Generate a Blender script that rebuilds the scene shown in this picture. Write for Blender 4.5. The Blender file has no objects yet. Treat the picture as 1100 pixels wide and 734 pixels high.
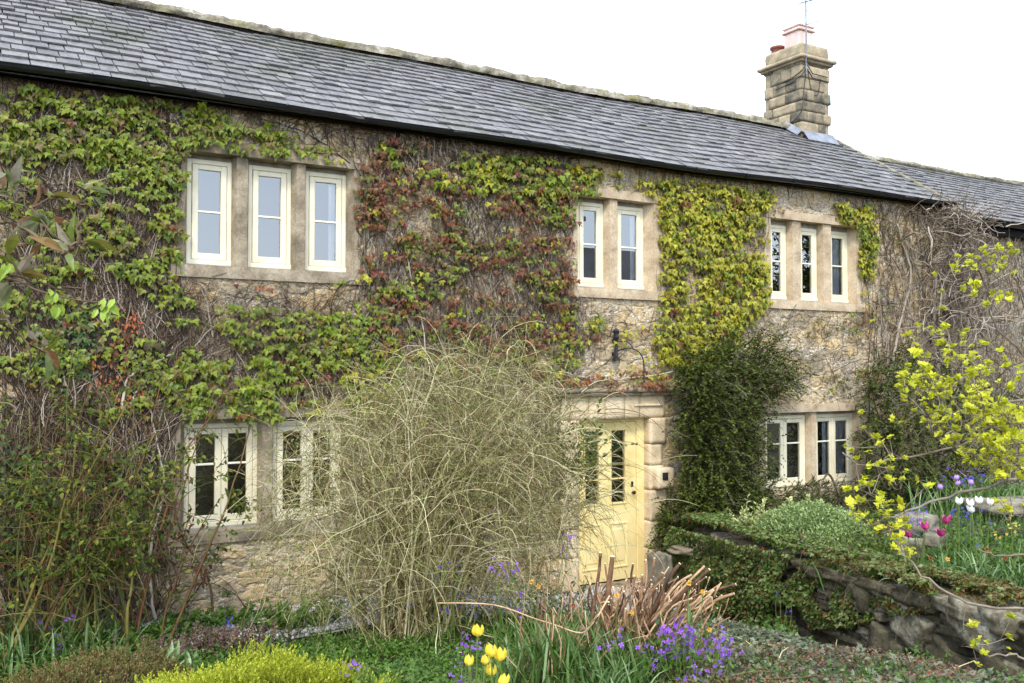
import bpy, bmesh, math, random
import numpy as np
from mathutils import Vector, noise as mn
rs = np.random.RandomState(7); random.seed(7)
SC = bpy.context.scene; COL = SC.collection
# ------------------------------------------------------------ survey: camera solved from the photograph
_a = math.atan2(1700, 1000); ca, sa = math.cos(_a), math.sin(_a)
_t = math.atan(.03); ct, st = math.cos(_t), math.sin(_t)
CF = np.array([ca*ct, sa*ct, st]); CR = np.array([sa, -ca, 0.]); CU = np.array([-ca*st, -sa*st, ct])
CP = np.array([0, -9.6, 2.75])
def ray(px, py): return CF + CR*(px-550)/1000 + CU*(367-py)/1000
def at(px, py, Y=0.):                      # point of the facade plane y = Y
    d = ray(px, py); return CP + d*((Y-CP[1])/d[1])
def atd(px, py, t): return CP + ray(px, py)*t
def sstep(a, b, v):
    v = np.clip((np.asarray(v, float)-a)/(b-a), 0, 1); return v*v*(3-2*v)
# garden wall line
GA, GB = np.array([7.75, -1.1]), np.array([6.05, -6.6])
def gwx(y): return GA[0] + (GB[0]-GA[0])*(np.asarray(y, float)-GA[1])/(GB[1]-GA[1])
def ground_z(x, y):
    x = np.asarray(x, float); y = np.asarray(y, float)
    b = .27*(1-sstep(3.8, 6.2, x))
    left = b + (1.12-b)*np.clip((-y-1.1)/6.2, 0, 1)
    yy = np.clip(y, -6.6, -1.1); wx = gwx(yy)
    left = left - .22*sstep(wx-1.3, wx-.5, x)*sstep(-.8, -2.5, y)
    right = .62 + .33*np.clip((-y-1.0)/5, 0, 1)
    k = sstep(wx+.02, wx+.3, x)*sstep(.0, -.9, y) if False else sstep(wx+.02, wx+.3, x)
    k = k*(1-sstep(-7.0, -8.5, -np.abs(y))*0)
    z = left*(1-k) + right*k
    z = np.where(y < -6.6, z*(1-sstep(-6.6, -9, y)) + 1.12*sstep(-6.6, -9, y), z)
    z = z + .02*np.sin(x*3.1+y*1.7)*np.sin(y*2.3-x*.7)
    return z
def gp(px, t, dz=0.):                      # ground point below the sight line of column px at range t
    d = ray(px, 397); p = CP + d*t; return np.array([p[0], p[1], float(ground_z(p[0], p[1]))+dz])

# ------------------------------------------------------------ mesh builder
class MB:
    def __init__(s): s.V = []; s.F = []; s.n = 0
    def add(s, v, f, mi=0):
        v = np.asarray(v, float).reshape(-1, 3); f = np.asarray(f, int)
        s.V.append(v); s.F.append((f+s.n, mi)); s.n += len(v); return s
    def addg(s, v, fl, mi=0):               # faces of mixed size
        v = np.asarray(v, float).reshape(-1, 3)
        by = {}
        for q in fl: by.setdefault(len(q), []).append(q)
        s.V.append(v)
        for k, q in by.items(): s.F.append((np.array(q, int)+s.n, mi))
        s.n += len(v); return s
    def build(s, name, mats, parent=None, smooth=False):
        me = bpy.data.meshes.new(name)
        V = np.concatenate(s.V) if s.V else np.zeros((0, 3))
        me.vertices.add(len(V)); me.vertices.foreach_set('co', V.astype(np.float32).ravel())
        lv = np.concatenate([f.ravel() for f, _ in s.F]).astype(np.int32)
        tot = np.concatenate([np.full(len(f), f.shape[1]) for f, _ in s.F]).astype(np.int32)
        mi = np.concatenate([np.broadcast_to(np.asarray(m), (len(f),)) for f, m in s.F]).astype(np.int32)
        me.loops.add(len(lv)); me.loops.foreach_set('vertex_index', lv)
        me.polygons.add(len(tot))
        me.polygons.foreach_set('loop_start', np.concatenate([[0], np.cumsum(tot)[:-1]]).astype(np.int32))
        me.polygons.foreach_set('loop_total', tot)
        me.polygons.foreach_set('material_index', mi)
        me.polygons.foreach_set('use_smooth', np.full(len(tot), bool(smooth)))
        for m in (mats if isinstance(mats, (list, tuple)) else [mats]): me.materials.append(m)
        me.update(calc_edges=True); me.validate()
        o = bpy.data.objects.new(name, me); COL.objects.link(o)
        if parent is not None: o.parent = parent; o.matrix_parent_inverse = parent_inv(parent)
        return o
def parent_inv(p):                          # every part's own origin stays at the world origin
    from mathutils import Matrix
    return Matrix.Translation(p.location).inverted() if p.parent is None else Matrix.Identity(4)
def tag(o, label=None, cat=None, group=None, kind=None):
    if label: o['label'] = label
    if cat: o['category'] = cat
    if group: o['group'] = group
    if kind: o['kind'] = kind
    return o
def thing(name, label, cat, loc, group=None):
    o = bpy.data.objects.new(name, None); COL.objects.link(o); o.empty_display_size = .1
    o.location = [float(v) for v in loc]; return tag(o, label, cat, group)

BF = np.array([[0,3,2,1],[4,5,6,7],[0,1,5,4],[1,2,6,5],[2,3,7,6],[3,0,4,7]])
def box8(x0, x1, y0, y1, z0, z1):
    return np.array([[x0,y0,z0],[x1,y0,z0],[x1,y1,z0],[x0,y1,z0],[x0,y0,z1],[x1,y0,z1],[x1,y1,z1],[x0,y1,z1]], float)
def bbox(mb, x0, x1, y0, y1, z0, z1, b=.004, mi=0, rough=0., seg=1, cuts=0):
    """bevelled box, optionally roughened like dressed stone"""
    bm = bmesh.new(); bmesh.ops.create_cube(bm, size=1)
    sx, sy, sz = x1-x0, y1-y0, z1-z0
    for v in bm.verts:
        v.co = Vector(((v.co.x+.5)*sx+x0, (v.co.y+.5)*sy+y0, (v.co.z+.5)*sz+z0))
    b = min(b, .45*min(sx, sy, sz))
    if rough > 0:
        for ax, L in ((0, sx), (1, sy), (2, sz)):
            k = int(min(L/.05, 60))
            for i in range(1, k+1):
                p = Vector((x0, y0, z0)); p[ax] += L*i/(k+1); n = Vector((0, 0, 0)); n[ax] = 1
                bmesh.ops.bisect_plane(bm, geom=bm.verts[:]+bm.edges[:]+bm.faces[:], plane_co=p, plane_no=n)
    else:
        bmesh.ops.bevel(bm, geom=bm.edges[:], offset=b, segments=seg, affect='EDGES', profile=.5)
    bm.verts.ensure_lookup_table()
    V = np.array([v.co[:] for v in bm.verts])
    if rough > 0:
        lo = np.array([x0, y0, z0]); hi = np.array([x1, y1, z1])
        # round the edges, then roughen
        c = np.clip(V, lo+b, hi-b); d = V-c; L = np.linalg.norm(d, axis=1, keepdims=True)
        V = np.where(L > 1e-9, c + d/np.maximum(L, 1e-9)*np.minimum(L, b), V)
        N = np.array([mn.noise_vector(Vector(v)*9)[:] for v in V]) + .5*np.array([mn.noise_vector(Vector(v)*31)[:] for v in V])
        V = V + N*rough
    mb.addg(V, [[v.index for v in f.verts] for f in bm.faces], mi); bm.free(); return mb
def stone_templates(n=8):
    out = []
    for k in range(n):
        bm = bmesh.new(); bmesh.ops.create_cube(bm, size=1)
        bmesh.ops.subdivide_edges(bm, edges=bm.edges[:], cuts=5, use_grid_fill=True)
        V = np.array([v.co[:] for v in bm.verts]); L = np.linalg.norm(V, axis=1, keepdims=True)
        c = np.clip(V, -.43, .43); d = V-c; dl = np.maximum(np.linalg.norm(d, axis=1, keepdims=True), 1e-9)
        V = c + d/dl*np.minimum(dl, .07)
        V *= 1 + np.array([[mn.noise(Vector(v)*2.2+Vector((k*7.3, 0, 0)))] for v in V])*.22
        V += np.array([mn.noise_vector(Vector(v)*6+Vector((0, k*5.1, 0)))[:] for v in V])*.045
        out.append((V, np.array([[v.index for v in f.verts] for f in bm.faces]))); bm.free()
    return out
STONES = stone_templates()

def nrmz(v): return v/np.maximum(np.linalg.norm(v, axis=-1, keepdims=True), 1e-9)
def frames(tip, nrm):
    tip = nrmz(tip); x = nrmz(np.cross(tip, nrm)); z = np.cross(x, tip); return np.stack([x, tip, z], axis=-1)   # K,3,3 columns
def inst(mb, tv, tf, pos, M, sc, mi=0):
    K = len(pos); 
    if K == 0: return mb
    tv = np.asarray(tv, float); tf = np.asarray(tf, int); sc = np.asarray(sc, float)
    if sc.ndim == 1: sc = np.repeat(sc[:, None], 3, 1)
    v = np.einsum('kij,knj->kni', M, tv[None]*sc[:, None, :]) + np.asarray(pos)[:, None, :]
    f = tf[None] + (np.arange(K)*len(tv))[:, None, None]
    m = np.repeat(mi, len(tf)) if np.ndim(mi) else mi
    return mb.add(v.reshape(-1, 3), f.reshape(-1, tf.shape[1]), m)
def tubes(mb, P, R, sides=4, mi=0, cap=True):
    P = np.asarray(P, float); K, n, _ = P.shape; R = np.broadcast_to(np.asarray(R, float), (K, n))
    T = nrmz(np.gradient(P, axis=1)); ref = np.where(np.abs(T[..., 2:3]) > .8, [1., 0, 0], [0, 0, 1.])
    A = nrmz(np.cross(T, ref)); B = np.cross(T, A)
    an = np.arange(sides)*2*math.pi/sides
    V = P[:, :, None, :] + R[:, :, None, None]*(A[:, :, None, :]*np.cos(an)[None, None, :, None] + B[:, :, None, :]*np.sin(an)[None, None, :, None])
    i = np.arange(n-1)[:, None]*sides; j = np.arange(sides)[None]; j2 = (j+1) % sides
    q = np.stack([i+j, i+j2, i+sides+j2, i+sides+j], -1).reshape(-1, 4)
    F = (q[None] + (np.arange(K)*n*sides)[:, None, None]).reshape(-1, 4)
    b = mb.n; mb.add(V.reshape(-1, 3), F, mi)
    if cap:
        e = (np.arange(sides)[None] + ((n-1)*sides) + (np.arange(K)*n*sides)[:, None]) + b
        mb.F.append((e, mi if cap is True else cap))
    return mb
def arches(starts, dirs, lens, n=8, droop=.5, wob=.2, rng=rs, up=0.):
    starts = np.asarray(starts, float); K = len(starts); d = nrmz(np.asarray(dirs, float)); L = np.broadcast_to(np.asarray(lens, float), (K,))
    dr = np.broadcast_to(np.asarray(droop, float), (K,))
    P = [starts]; cur = starts; 
    for i in range(n-1):
        d = nrmz(d + rng.normal(size=(K, 3))*wob + np.array([0, 0, -1.])*(dr*(i/(n-1.)*1.3+.1)/n*3)[:, None] + np.array([0, 0, up])/n)
        cur = cur + d*(L/(n-1))[:, None]; P.append(cur)
    return np.stack(P, 1)
def rdir(K, rng=rs): return nrmz(rng.normal(size=(K, 3)))
def smooth_poly(pts, n=24):
    pts = np.asarray(pts, float); m = len(pts); out = []
    for t in np.linspace(0, m-1-1e-6, n):
        i = int(t); u = t-i; p0 = pts[max(i-1, 0)]; p1 = pts[i]; p2 = pts[i+1]; p3 = pts[min(i+2, m-1)]
        out.append(.5*((2*p1)+(-p0+p2)*u+(2*p0-5*p1+4*p2-p3)*u*u+(-p0+3*p1-3*p2+p3)*u**3))
    return np.array(out)
def inpoly(px, py, poly):
    poly = np.asarray(poly, float); r = np.zeros(len(px), bool); j = len(poly)-1
    for i in range(len(poly)):
        xi, yi = poly[i]; xj, yj = poly[j]
        r ^= ((yi > py) != (yj > py)) & (px < (xj-xi)*(py-yi)/(yj-yi+1e-12)+xi); j = i
    return r
# leaf templates (y = towards the tip, z = upper side)
def fan(out, c, zf):
    v = [c]+out; V = np.array([[x, y, zf(x, y)] for x, y in v]); n = len(out)
    return V, np.array([[0, 1+i, 1+(i+1) % n] for i in range(n)])
LOBED = fan([(0,0),(.2,-.1),(.42,-.02),(.6,.42),(.3,.34),(.25,.6),(0,1.05),(-.25,.6),(-.3,.34),(-.6,.42),(-.42,-.02),(-.2,-.1)], (0,.3), lambda x, y: .16*abs(x)-.28*y*y)
IVY = fan([(0,0),(.3,-.12),(.5,.3),(.22,.45),(0,1.),(-.22,.45),(-.5,.3),(-.3,-.12)], (0,.3), lambda x, y: .1*abs(x)-.12*y*y)
OVAL = (np.array([[0,0,0],[.24,.3,.06],[.2,.7,.03],[0,1,-.12],[-.2,.7,.03],[-.24,.3,.06],[0,.5,-.03]]), np.array([[0,1,6],[1,2,6],[2,3,6],[3,4,6],[4,5,6],[5,0,6]]))
LONG = (np.array([[0,0,0],[.13,.25,.05],[.15,.55,.0],[0,1,-.3],[-.15,.55,.0],[-.13,.25,.05],[0,.28,.0],[0,.6,-.06]]), np.array([[0,1,6,5],[1,2,7,6],[6,7,4,5],[2,3,4,7]]))
KITE = (np.array([[0,0,0],[.25,.45,.05],[0,1,0],[-.25,.45,.05]]), np.array([[0,1,2,3]]))
def blades(mb, base, dirs, L, W, droop=.8, n=6, mi=0):
    P = arches(base, dirs, L, n=n, droop=droop, wob=.04); K = len(base)
    T = nrmz(np.gradient(P, axis=1)); side = nrmz(np.cross(T, np.array([0, 0, 1.])+1e-3)); w = np.broadcast_to(np.asarray(W, float), (K,))
    prof = np.interp(np.linspace(0, 1, n), [0, .3, .8, 1], [.7, 1, .8, .08])
    up = np.cross(side, T)
    A = P + side*(w[:, None]*prof)[..., None] + up*(w[:, None]*prof)[..., None]*.35
    B = P - side*(w[:, None]*prof)[..., None] + up*(w[:, None]*prof)[..., None]*.35
    V = np.stack([A, P, B], 2); i = np.arange(n-1)*3
    q = np.concatenate([np.stack([i, i+1, i+4, i+3], -1), np.stack([i+1, i+2, i+5, i+4], -1)])
    F = (q[None]+(np.arange(K)*n*3)[:, None, None]).reshape(-1, 4)
    return mb.add(V.reshape(-1, 3), F, mi)

# ------------------------------------------------------------ materials
def newmat(name):
    m = bpy.data.materials.new(name); m.use_nodes = True; nt = m.node_tree; b = nt.nodes['Principled BSDF']; return m, nt, b
def srgb(r, g, b): return tuple(((c/255)/12.92 if c/255 <= .04045 else ((c/255+.055)/1.055)**2.4) for c in (r, g, b))
def ramp(nt, src, cols, pos=None, interp='LINEAR'):
    r = nt.nodes.new('ShaderNodeValToRGB'); r.color_ramp.interpolation = interp; e = r.color_ramp.elements
    pos = pos or [i/(len(cols)-1) for i in range(len(cols))]
    while len(e) < len(cols): e.new(.5)
    for i, (p, c) in enumerate(zip(pos, cols)): e[i].position = p; e[i].color = (*c[:3], 1)
    nt.links.new(src, r.inputs[0]); return r.outputs[0]
def tex(nt, kind, scale, vec=None, **kw):
    n = nt.nodes.new('ShaderNodeTex'+kind)
    if 'Scale' in n.inputs: n.inputs['Scale'].default_value = scale
    for k, v in kw.items():
        if k in n.inputs: n.inputs[k].default_value = v
        else: setattr(n, k, v)
    if vec is not None: nt.links.new(vec, n.inputs['Vector'])
    return n
def obco(nt, s=(1, 1, 1)):
    g = nt.nodes.new('ShaderNodeNewGeometry'); mp = nt.nodes.new('ShaderNodeMapping'); mp.inputs['Scale'].default_value = s
    nt.links.new(g.outputs['Position'], mp.inputs['Vector']); return mp.outputs[0]
def mixc(nt, a, b, fac, mode='MIX'):
    m = nt.nodes.new('ShaderNodeMix'); m.data_type = 'RGBA'; m.blend_type = mode
    for s, v in ((m.inputs[6], a), (m.inputs[7], b), (m.inputs[0], fac)):
        if isinstance(v, (int, float)): s.default_value = v
        elif isinstance(v, tuple): s.default_value = (*v[:3], 1)
        else: nt.links.new(v, s)
    return m.outputs[2]
def bump(nt, b, h, strength=.5, dist=.02, prev=None):
    n = nt.nodes.new('ShaderNodeBump'); n.inputs['Strength'].default_value = strength; n.inputs['Distance'].default_value = dist
    nt.links.new(h, n.inputs['Height'])
    if prev is not None: nt.links.new(prev, n.inputs['Normal'])
    nt.links.new(n.outputs[0], b.inputs['Normal']); return n.outputs[0]
def math2(nt, op, a, b=0.):
    n = nt.nodes.new('ShaderNodeMath'); n.operation = op
    for s, v in ((n.inputs[0], a), (n.inputs[1], b)):
        if isinstance(v, (int, float)): s.default_value = v
        else: nt.links.new(v, s)
    return n.outputs[0]
def leafmat(name, cols, rough=.45, trans=.3, pos=None, spec=.4):
    m, nt, b = newmat(name); g = nt.nodes.new('ShaderNodeNewGeometry')
    c = ramp(nt, g.outputs['Random Per Island'], cols, pos)
    n = tex(nt, 'Noise', 2.2, obco(nt)); n2 = tex(nt, 'Noise', 60, obco(nt))
    hv = nt.nodes.new('ShaderNodeHueSaturation'); nt.links.new(c, hv.inputs['Color'])
    v = math2(nt, 'ADD', math2(nt, 'MULTIPLY', n.outputs[0], .7), math2(nt, 'MULTIPLY', n2.outputs[0], .5)); nt.links.new(math2(nt, 'ADD', v, .42), hv.inputs['Value'])
    nt.links.new(hv.outputs[0], b.inputs['Base Color']); b.inputs['Roughness'].default_value = rough; b.inputs['Specular IOR Level'].default_value = spec
    t = nt.nodes.new('ShaderNodeBsdfTranslucent'); nt.links.new(hv.outputs[0], t.inputs[0])
    mx = nt.nodes.new('ShaderNodeMixShader'); mx.inputs[0].default_value = trans
    nt.links.new(b.outputs[0], mx.inputs[1]); nt.links.new(t.outputs[0], mx.inputs[2]); nt.links.new(mx.outputs[0], nt.nodes['Material Output'].inputs[0])
    return m
def surf(name, cols, scale=8, rough=.8, bs=.4, bd=.01, stretch=(1, 1, 1), pos=None, fine=60, spec=.3, island=0., grain=0.):
    m, nt, b = newmat(name); co = obco(nt, stretch); n = tex(nt, 'Noise', scale, co, Detail=8, Roughness=.62)
    f = n.outputs[0]
    if island:
        g = nt.nodes.new('ShaderNodeNewGeometry'); f = math2(nt, 'ADD', math2(nt, 'MULTIPLY', f, 1-island), math2(nt, 'MULTIPLY', g.outputs['Random Per Island'], island))
    c = ramp(nt, f, cols, pos or [.3+.4*i/(len(cols)-1) for i in range(len(cols))])
    n2 = tex(nt, 'Noise', fine, co, Detail=6, Roughness=.7)
    if grain: c = mixc(nt, c, ramp(nt, n2.outputs[0], [(1-grain,)*3, (1,)*3, (1+grain*.5,)*3], [.3, .5, .7]), 1., 'MULTIPLY')
    nt.links.new(c, b.inputs['Base Color']); h = math2(nt, 'ADD', n.outputs[0], math2(nt, 'MULTIPLY', n2.outputs[0], .5))
    if bs: bump(nt, b, h, bs, bd)
    b.inputs['Roughness'].default_value = rough; b.inputs['Specular IOR Level'].default_value = spec; return m
def rubble(name, scale, cols, mortar, lime=.5, grime=(.09, .085, .075)):
    m, nt, b = newmat(name); co = obco(nt, (1, 1, 1.7))
    wob = tex(nt, 'Noise', 5, co, Detail=4); mx = nt.nodes.new('ShaderNodeVectorMath'); mx.operation = 'MULTIPLY_ADD'
    nt.links.new(wob.outputs['Color'], mx.inputs[0]); mx.inputs[1].default_value = (.34, .34, .34); nt.links.new(co, mx.inputs[2])
    v = tex(nt, 'Voronoi', scale, mx.outputs[0]); e = tex(nt, 'Voronoi', scale, mx.outputs[0], feature='DISTANCE_TO_EDGE')
    sep = nt.nodes.new('ShaderNodeSeparateColor'); nt.links.new(v.outputs['Color'], sep.inputs[0])
    c = ramp(nt, sep.outputs[0], cols)
    n = tex(nt, 'Noise', 14, co, Detail=9, Roughness=.7); c = mixc(nt, c, ramp(nt, n.outputs[0], [(.25,.24,.22), (.95,.93,.88), (1.5,1.45,1.35)], [.3, .5, .72]), 1., 'MULTIPLY')
    mfn = tex(nt, 'Noise', 11, co, Detail=6); mf = math2(nt, 'MULTIPLY', ramp(nt, e.outputs[0], [(1,1,1), (0,0,0)], [.02, .14]), ramp(nt, mfn.outputs[0], [(.05,.05,.05), (.95,.95,.95)], [.4, .62])); c = mixc(nt, c, mortar, mf)
    # smears of old lime render
    l1 = tex(nt, 'Noise', 1.6, co, Detail=3); l2 = tex(nt, 'Noise', 26, co, Detail=8, Roughness=.75)
    lf = math2(nt, 'MULTIPLY', ramp(nt, l1.outputs[0], [(0,0,0), (1,1,1)], [.42, .62]), ramp(nt, l2.outputs[0], [(0,0,0), (1,1,1)], [.535, .57]))
    c = mixc(nt, c, srgb(226, 223, 218), math2(nt, 'MULTIPLY', lf, lime))
    # green-brown grime in large blotches
    g1 = tex(nt, 'Noise', .9, co, Detail=6, Roughness=.7); c = mixc(nt, c, grime, ramp(nt, g1.outputs[0], [(0,0,0), (.6,.6,.6)], [.52, .7]))
    nt.links.new(c, b.inputs['Base Color']); b.inputs['Roughness'].default_value = .9; b.inputs['Specular IOR Level'].default_value = .2
    h = math2(nt, 'ADD', ramp(nt, e.outputs[0], [(0,0,0), (1,1,1)], [0, .16]), math2(nt, 'MULTIPLY', n.outputs[0], 1.2))
    h = math2(nt, 'ADD', h, math2(nt, 'MULTIPLY', l2.outputs[0], .5)); bump(nt, b, h, .8, .022); return m
M = {}
M['wall'] = rubble('rubble_stone', 3.4, [srgb(154,134,104), srgb(190,166,124), srgb(168,152,128), srgb(200,174,130), srgb(148,138,118), srgb(180,156,120)], srgb(188,174,148), 1.)
M['wall2'] = rubble('rubble_stone_grey', 3.0, [srgb(150,135,110), srgb(176,158,128), srgb(150,146,136), srgb(186,166,130)], srgb(165,158,145), .5)
M['sand'] = surf('dressed_sandstone', [srgb(124,110,90), srgb(178,158,130), srgb(206,190,162)], 3.2, .88, .6, .008, pos=[.28, .46, .72], grain=.35, fine=45)
M['sandgrey'] = surf('weathered_sandstone', [srgb(94,86,72), srgb(142,129,108), srgb(178,166,144)], 3.5, .9, .7, .01, grain=.4, fine=45)
M['doorstone'] = surf('pale_door_stone', [srgb(168,148,118), srgb(206,186,152), srgb(222,204,174)], 3, .88, .45, .006, grain=.25, fine=45)
M['chim'] = surf('chimney_stone', [srgb(84,80,70), srgb(130,120,100), srgb(154,140,114), srgb(182,168,140)], 5, .9, .8, .015, island=.35, grain=.35, fine=30)
M['cream'] = surf('cream_paint', [srgb(212,202,170), srgb(224,215,186), srgb(230,223,198)], 3, .38, .04, .002, spec=.5)
M['creambar'] = surf('cream_bar_paint', [srgb(222,216,196), srgb(236,232,216)], 3, .38, 0, spec=.5)
M['doorp'] = surf('yellow_door_paint', [srgb(210,188,122), srgb(228,208,146), srgb(236,218,160)], 2.5, .36, .05, .002, spec=.5)
M['mastic'] = surf('grey_mortar_fillet', [srgb(120,116,106), srgb(166,162,150)], 12, .9, .4, .005)
M['black'] = surf('black_gutter_paint', [(.008,.009,.011), (.018,.019,.022)], 6, .3, .15, .003, spec=.6)
M['fascia'] = surf('black_fascia_board', [(.006,.006,.007), (.012,.012,.013)], 6, .8, .3, .003, spec=.1)
M['iron'] = surf('wrought_iron', [(.01,.01,.011), (.03,.03,.032)], 20, .5, .3, .003)
M['lead'] = surf('lead_flashing', [srgb(100,104,112), srgb(142,146,154)], 6, .5, .3, .006)
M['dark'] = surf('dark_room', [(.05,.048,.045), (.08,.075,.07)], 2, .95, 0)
M['curtain'] = surf('pale_curtain', [srgb(196,202,212), srgb(234,237,242)], 4, .9, 0)
M['ceramic'] = surf('pink_pot', [srgb(204,172,160), srgb(228,204,194)], 6, .6, .15, .003)
M['terra'] = surf('red_pot', [srgb(110,64,54), srgb(146,92,78)], 8, .7, .2, .003)
M['gardenwall'] = surf('mossy_wall_stone', [srgb(44,40,29), srgb(78,72,54), srgb(106,98,78), srgb(168,164,148)], 7, .95, 1., .03, pos=[.3, .48, .62, .8], island=.35, grain=.6, fine=26)
def slate():
    m, nt, b = newmat('stone_slate'); g = nt.nodes.new('ShaderNodeNewGeometry'); co = obco(nt)
    c = ramp(nt, g.outputs['Random Per Island'], [srgb(92,90,90), srgb(106,104,103), srgb(115,113,112), srgb(98,96,96), srgb(126,123,120)])
    n = tex(nt, 'Noise', 9, co, Detail=8, Roughness=.7); c = mixc(nt, c, ramp(nt, n.outputs[0], [(.45,.45,.45), (1,1,1), (1.35,1.33,1.3)], [.28, .5, .72]), 1., 'MULTIPLY')
    w = tex(nt, 'Noise', 1.1, co, Detail=5); c = mixc(nt, c, srgb(78,80,62), ramp(nt, w.outputs[0], [(0,0,0), (.55,.55,.55)], [.48, .68]))
    l = tex(nt, 'Noise', 38, co, Detail=3); c = mixc(nt, c, srgb(170,170,165), ramp(nt, l.outputs[0], [(0,0,0), (.7,.7,.7)], [.64, .7]))
    nt.links.new(c, b.inputs['Base Color']); b.inputs['Roughness'].default_value = .62; b.inputs['Specular IOR Level'].default_value = .35
    bump(nt, b, n.outputs[0], .6, .008); return m
M['slate'] = slate()
def ridge():
    m, nt, b = newmat('mossy_ridge'); co = obco(nt); n = tex(nt, 'Noise', 7, co, Detail=9, Roughness=.75)
    c = ramp(nt, n.outputs[0], [srgb(60,56,44), srgb(112,104,84), srgb(150,144,128), srgb(196,190,176)], [.3, .45, .58, .74])
    w = tex(nt, 'Noise', 3.2, co, Detail=6); c = mixc(nt, c, srgb(120,116,66), ramp(nt, w.outputs[0], [(0,0,0), (.7,.7,.7)], [.5, .68]))
    nt.links.new(c, b.inputs['Base Color']); b.inputs['Roughness'].default_value = .95; bump(nt, b, n.outputs[0], 1., .03); return m
M['ridge'] = ridge()
def soil():
    m, nt, b = newmat('garden_soil'); co = obco(nt); n = tex(nt, 'Noise', 3, co, Detail=9, Roughness=.7); n2 = tex(nt, 'Noise', 50, co, Detail=6)
    c = ramp(nt, n.outputs[0], [srgb(46,36,26), srgb(70,58,42), srgb(60,68,34), srgb(52,70,28)], [.3, .48, .58, .7])
    c = mixc(nt, c, ramp(nt, n2.outputs[0], [(.4,.4,.4), (1.5,1.5,1.5)], [.35, .65]), 1., 'MULTIPLY')
    nt.links.new(c, b.inputs['Base Color']); b.inputs['Roughness'].default_value = .95
    bump(nt, b, math2(nt, 'ADD', n.outputs[0], n2.outputs[0]), .9, .03); return m
M['soil'] = soil()
M['gravel'] = surf('grey_gravel', [srgb(110,108,106), srgb(160,158,156), srgb(205,203,200)], 40, .9, .8, .02, island=.6)
M['rock'] = surf('pale_limestone', [srgb(84,78,64), srgb(124,117,100), srgb(158,151,134)], 6, .9, .7, .02)
def glass():
    m, nt, b = newmat('window_glass'); nt.nodes.remove(b)
    lw = nt.nodes.new('ShaderNodeFresnel'); lw.inputs[0].default_value = 1.55
    f = math2(nt, 'MULTIPLY', lw.outputs[0], 4.2); tr = nt.nodes.new('ShaderNodeBsdfTransparent'); tr.inputs[0].default_value = (.82, .85, .86, 1)
    gl = nt.nodes.new('ShaderNodeBsdfGlossy'); gl.inputs['Roughness'].default_value = .0; gl.inputs[0].default_value = (1, 1, 1, 1)
    mx = nt.nodes.new('ShaderNodeMixShader'); nt.links.new(f, mx.inputs[0]); nt.links.new(tr.outputs[0], mx.inputs[1]); nt.links.new(gl.outputs[0], mx.inputs[2])
    nt.links.new(mx.outputs[0], nt.nodes['Material Output'].inputs[0]); return m
M['glass'] = glass()
G = srgb
M['lf_green'] = leafmat('creeper_green', [G(74,92,14), G(104,122,22), G(128,142,32), G(112,112,30), G(110,88,36)], pos=[0,.3,.6,.88,.98])
M['lf_yel'] = leafmat('creeper_yellowgreen', [G(128,130,24), G(156,154,34), G(176,170,48), G(134,122,28)])
M['lf_red'] = leafmat('creeper_redbrown', [G(96,40,26), G(122,66,34), G(120,86,36), G(88,34,34), G(110,96,40)])
M['lf_olive'] = leafmat('creeper_olive', [G(84,80,32), G(108,104,44), G(70,60,30), G(120,112,60)])
M['lf_dead'] = leafmat('dead_leaf', [G(150,78,38), G(172,100,56), G(120,62,34)])
M['lf_ivy'] = leafmat('ivy_leaf', [G(40,58,26), G(60,84,38), G(80,102,54), G(106,116,76), G(66,50,30)], rough=.5, spec=.25)
M['lf_ivyred'] = leafmat('wall_ivy_leaf', [G(56,76,30), G(80,104,44), G(102,122,58), G(136,144,96), G(110,96,56), G(124,58,40)], pos=[0, .3, .6, .86, .95, .99], rough=.5, spec=.25)
M['lf_rose'] = leafmat('rose_leaf', [G(42,58,18), G(62,80,26), G(88,104,34), G(130,130,44)], rough=.45, spec=.25)
M['lf_rosered'] = leafmat('red_rose_leaf', [G(84,28,24), G(110,50,34), G(78,70,34), G(60,74,30)])
M['lf_yew'] = leafmat('dark_evergreen_leaf', [G(40,50,12), G(56,70,18), G(76,90,24), G(98,108,36)], rough=.6, trans=.2, spec=.15)
M['lf_hedge'] = leafmat('hedge_leaf', [G(42,54,18), G(64,80,28), G(88,100,40)], rough=.6, trans=.2, spec=.15)
M['lf_hebe'] = leafmat('grey_green_leaf', [G(104,124,70), G(136,156,94), G(164,180,122), G(118,138,80)], trans=.25, spec=.2)
M['lf_gold'] = leafmat('golden_conifer_leaf', [G(128,140,30), G(160,168,44), G(188,190,66), G(108,124,28)], trans=.35, spec=.2)
M['lf_heath'] = leafmat('heather_leaf', [G(86,94,46), G(108,112,60), G(124,104,64), G(74,84,42), G(140,80,64)], trans=.2, spec=.15)
M['lf_purple'] = leafmat('purple_shoot_leaf', [G(66,44,48), G(92,62,62), G(80,70,52), G(110,90,60)], trans=.15)
M['lf_shrub'] = leafmat('small_spring_leaf', [G(96,112,40), G(128,142,62), G(150,158,84)])
M['lf_philad'] = leafmat('yellow_spring_leaf', [G(176,182,30), G(200,202,48), G(216,212,78), G(160,172,34)], trans=.45, spec=.2)
M['lf_branch'] = leafmat('long_bicolour_leaf', [G(88,108,40), G(120,124,52), G(140,96,60), G(150,140,120), G(100,122,54)], rough=.4, trans=.4)
M['lf_lime'] = leafmat('lime_leaf', [G(140,166,60), G(164,184,80)], trans=.4)
M['lf_daff'] = leafmat('strap_leaf', [G(56,86,30), G(78,108,44), G(104,130,70), G(62,94,36)], rough=.45, spec=.25)
M['lf_daffpale'] = leafmat('pale_strap_leaf', [G(110,136,86), G(136,158,110)], rough=.35)
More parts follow.
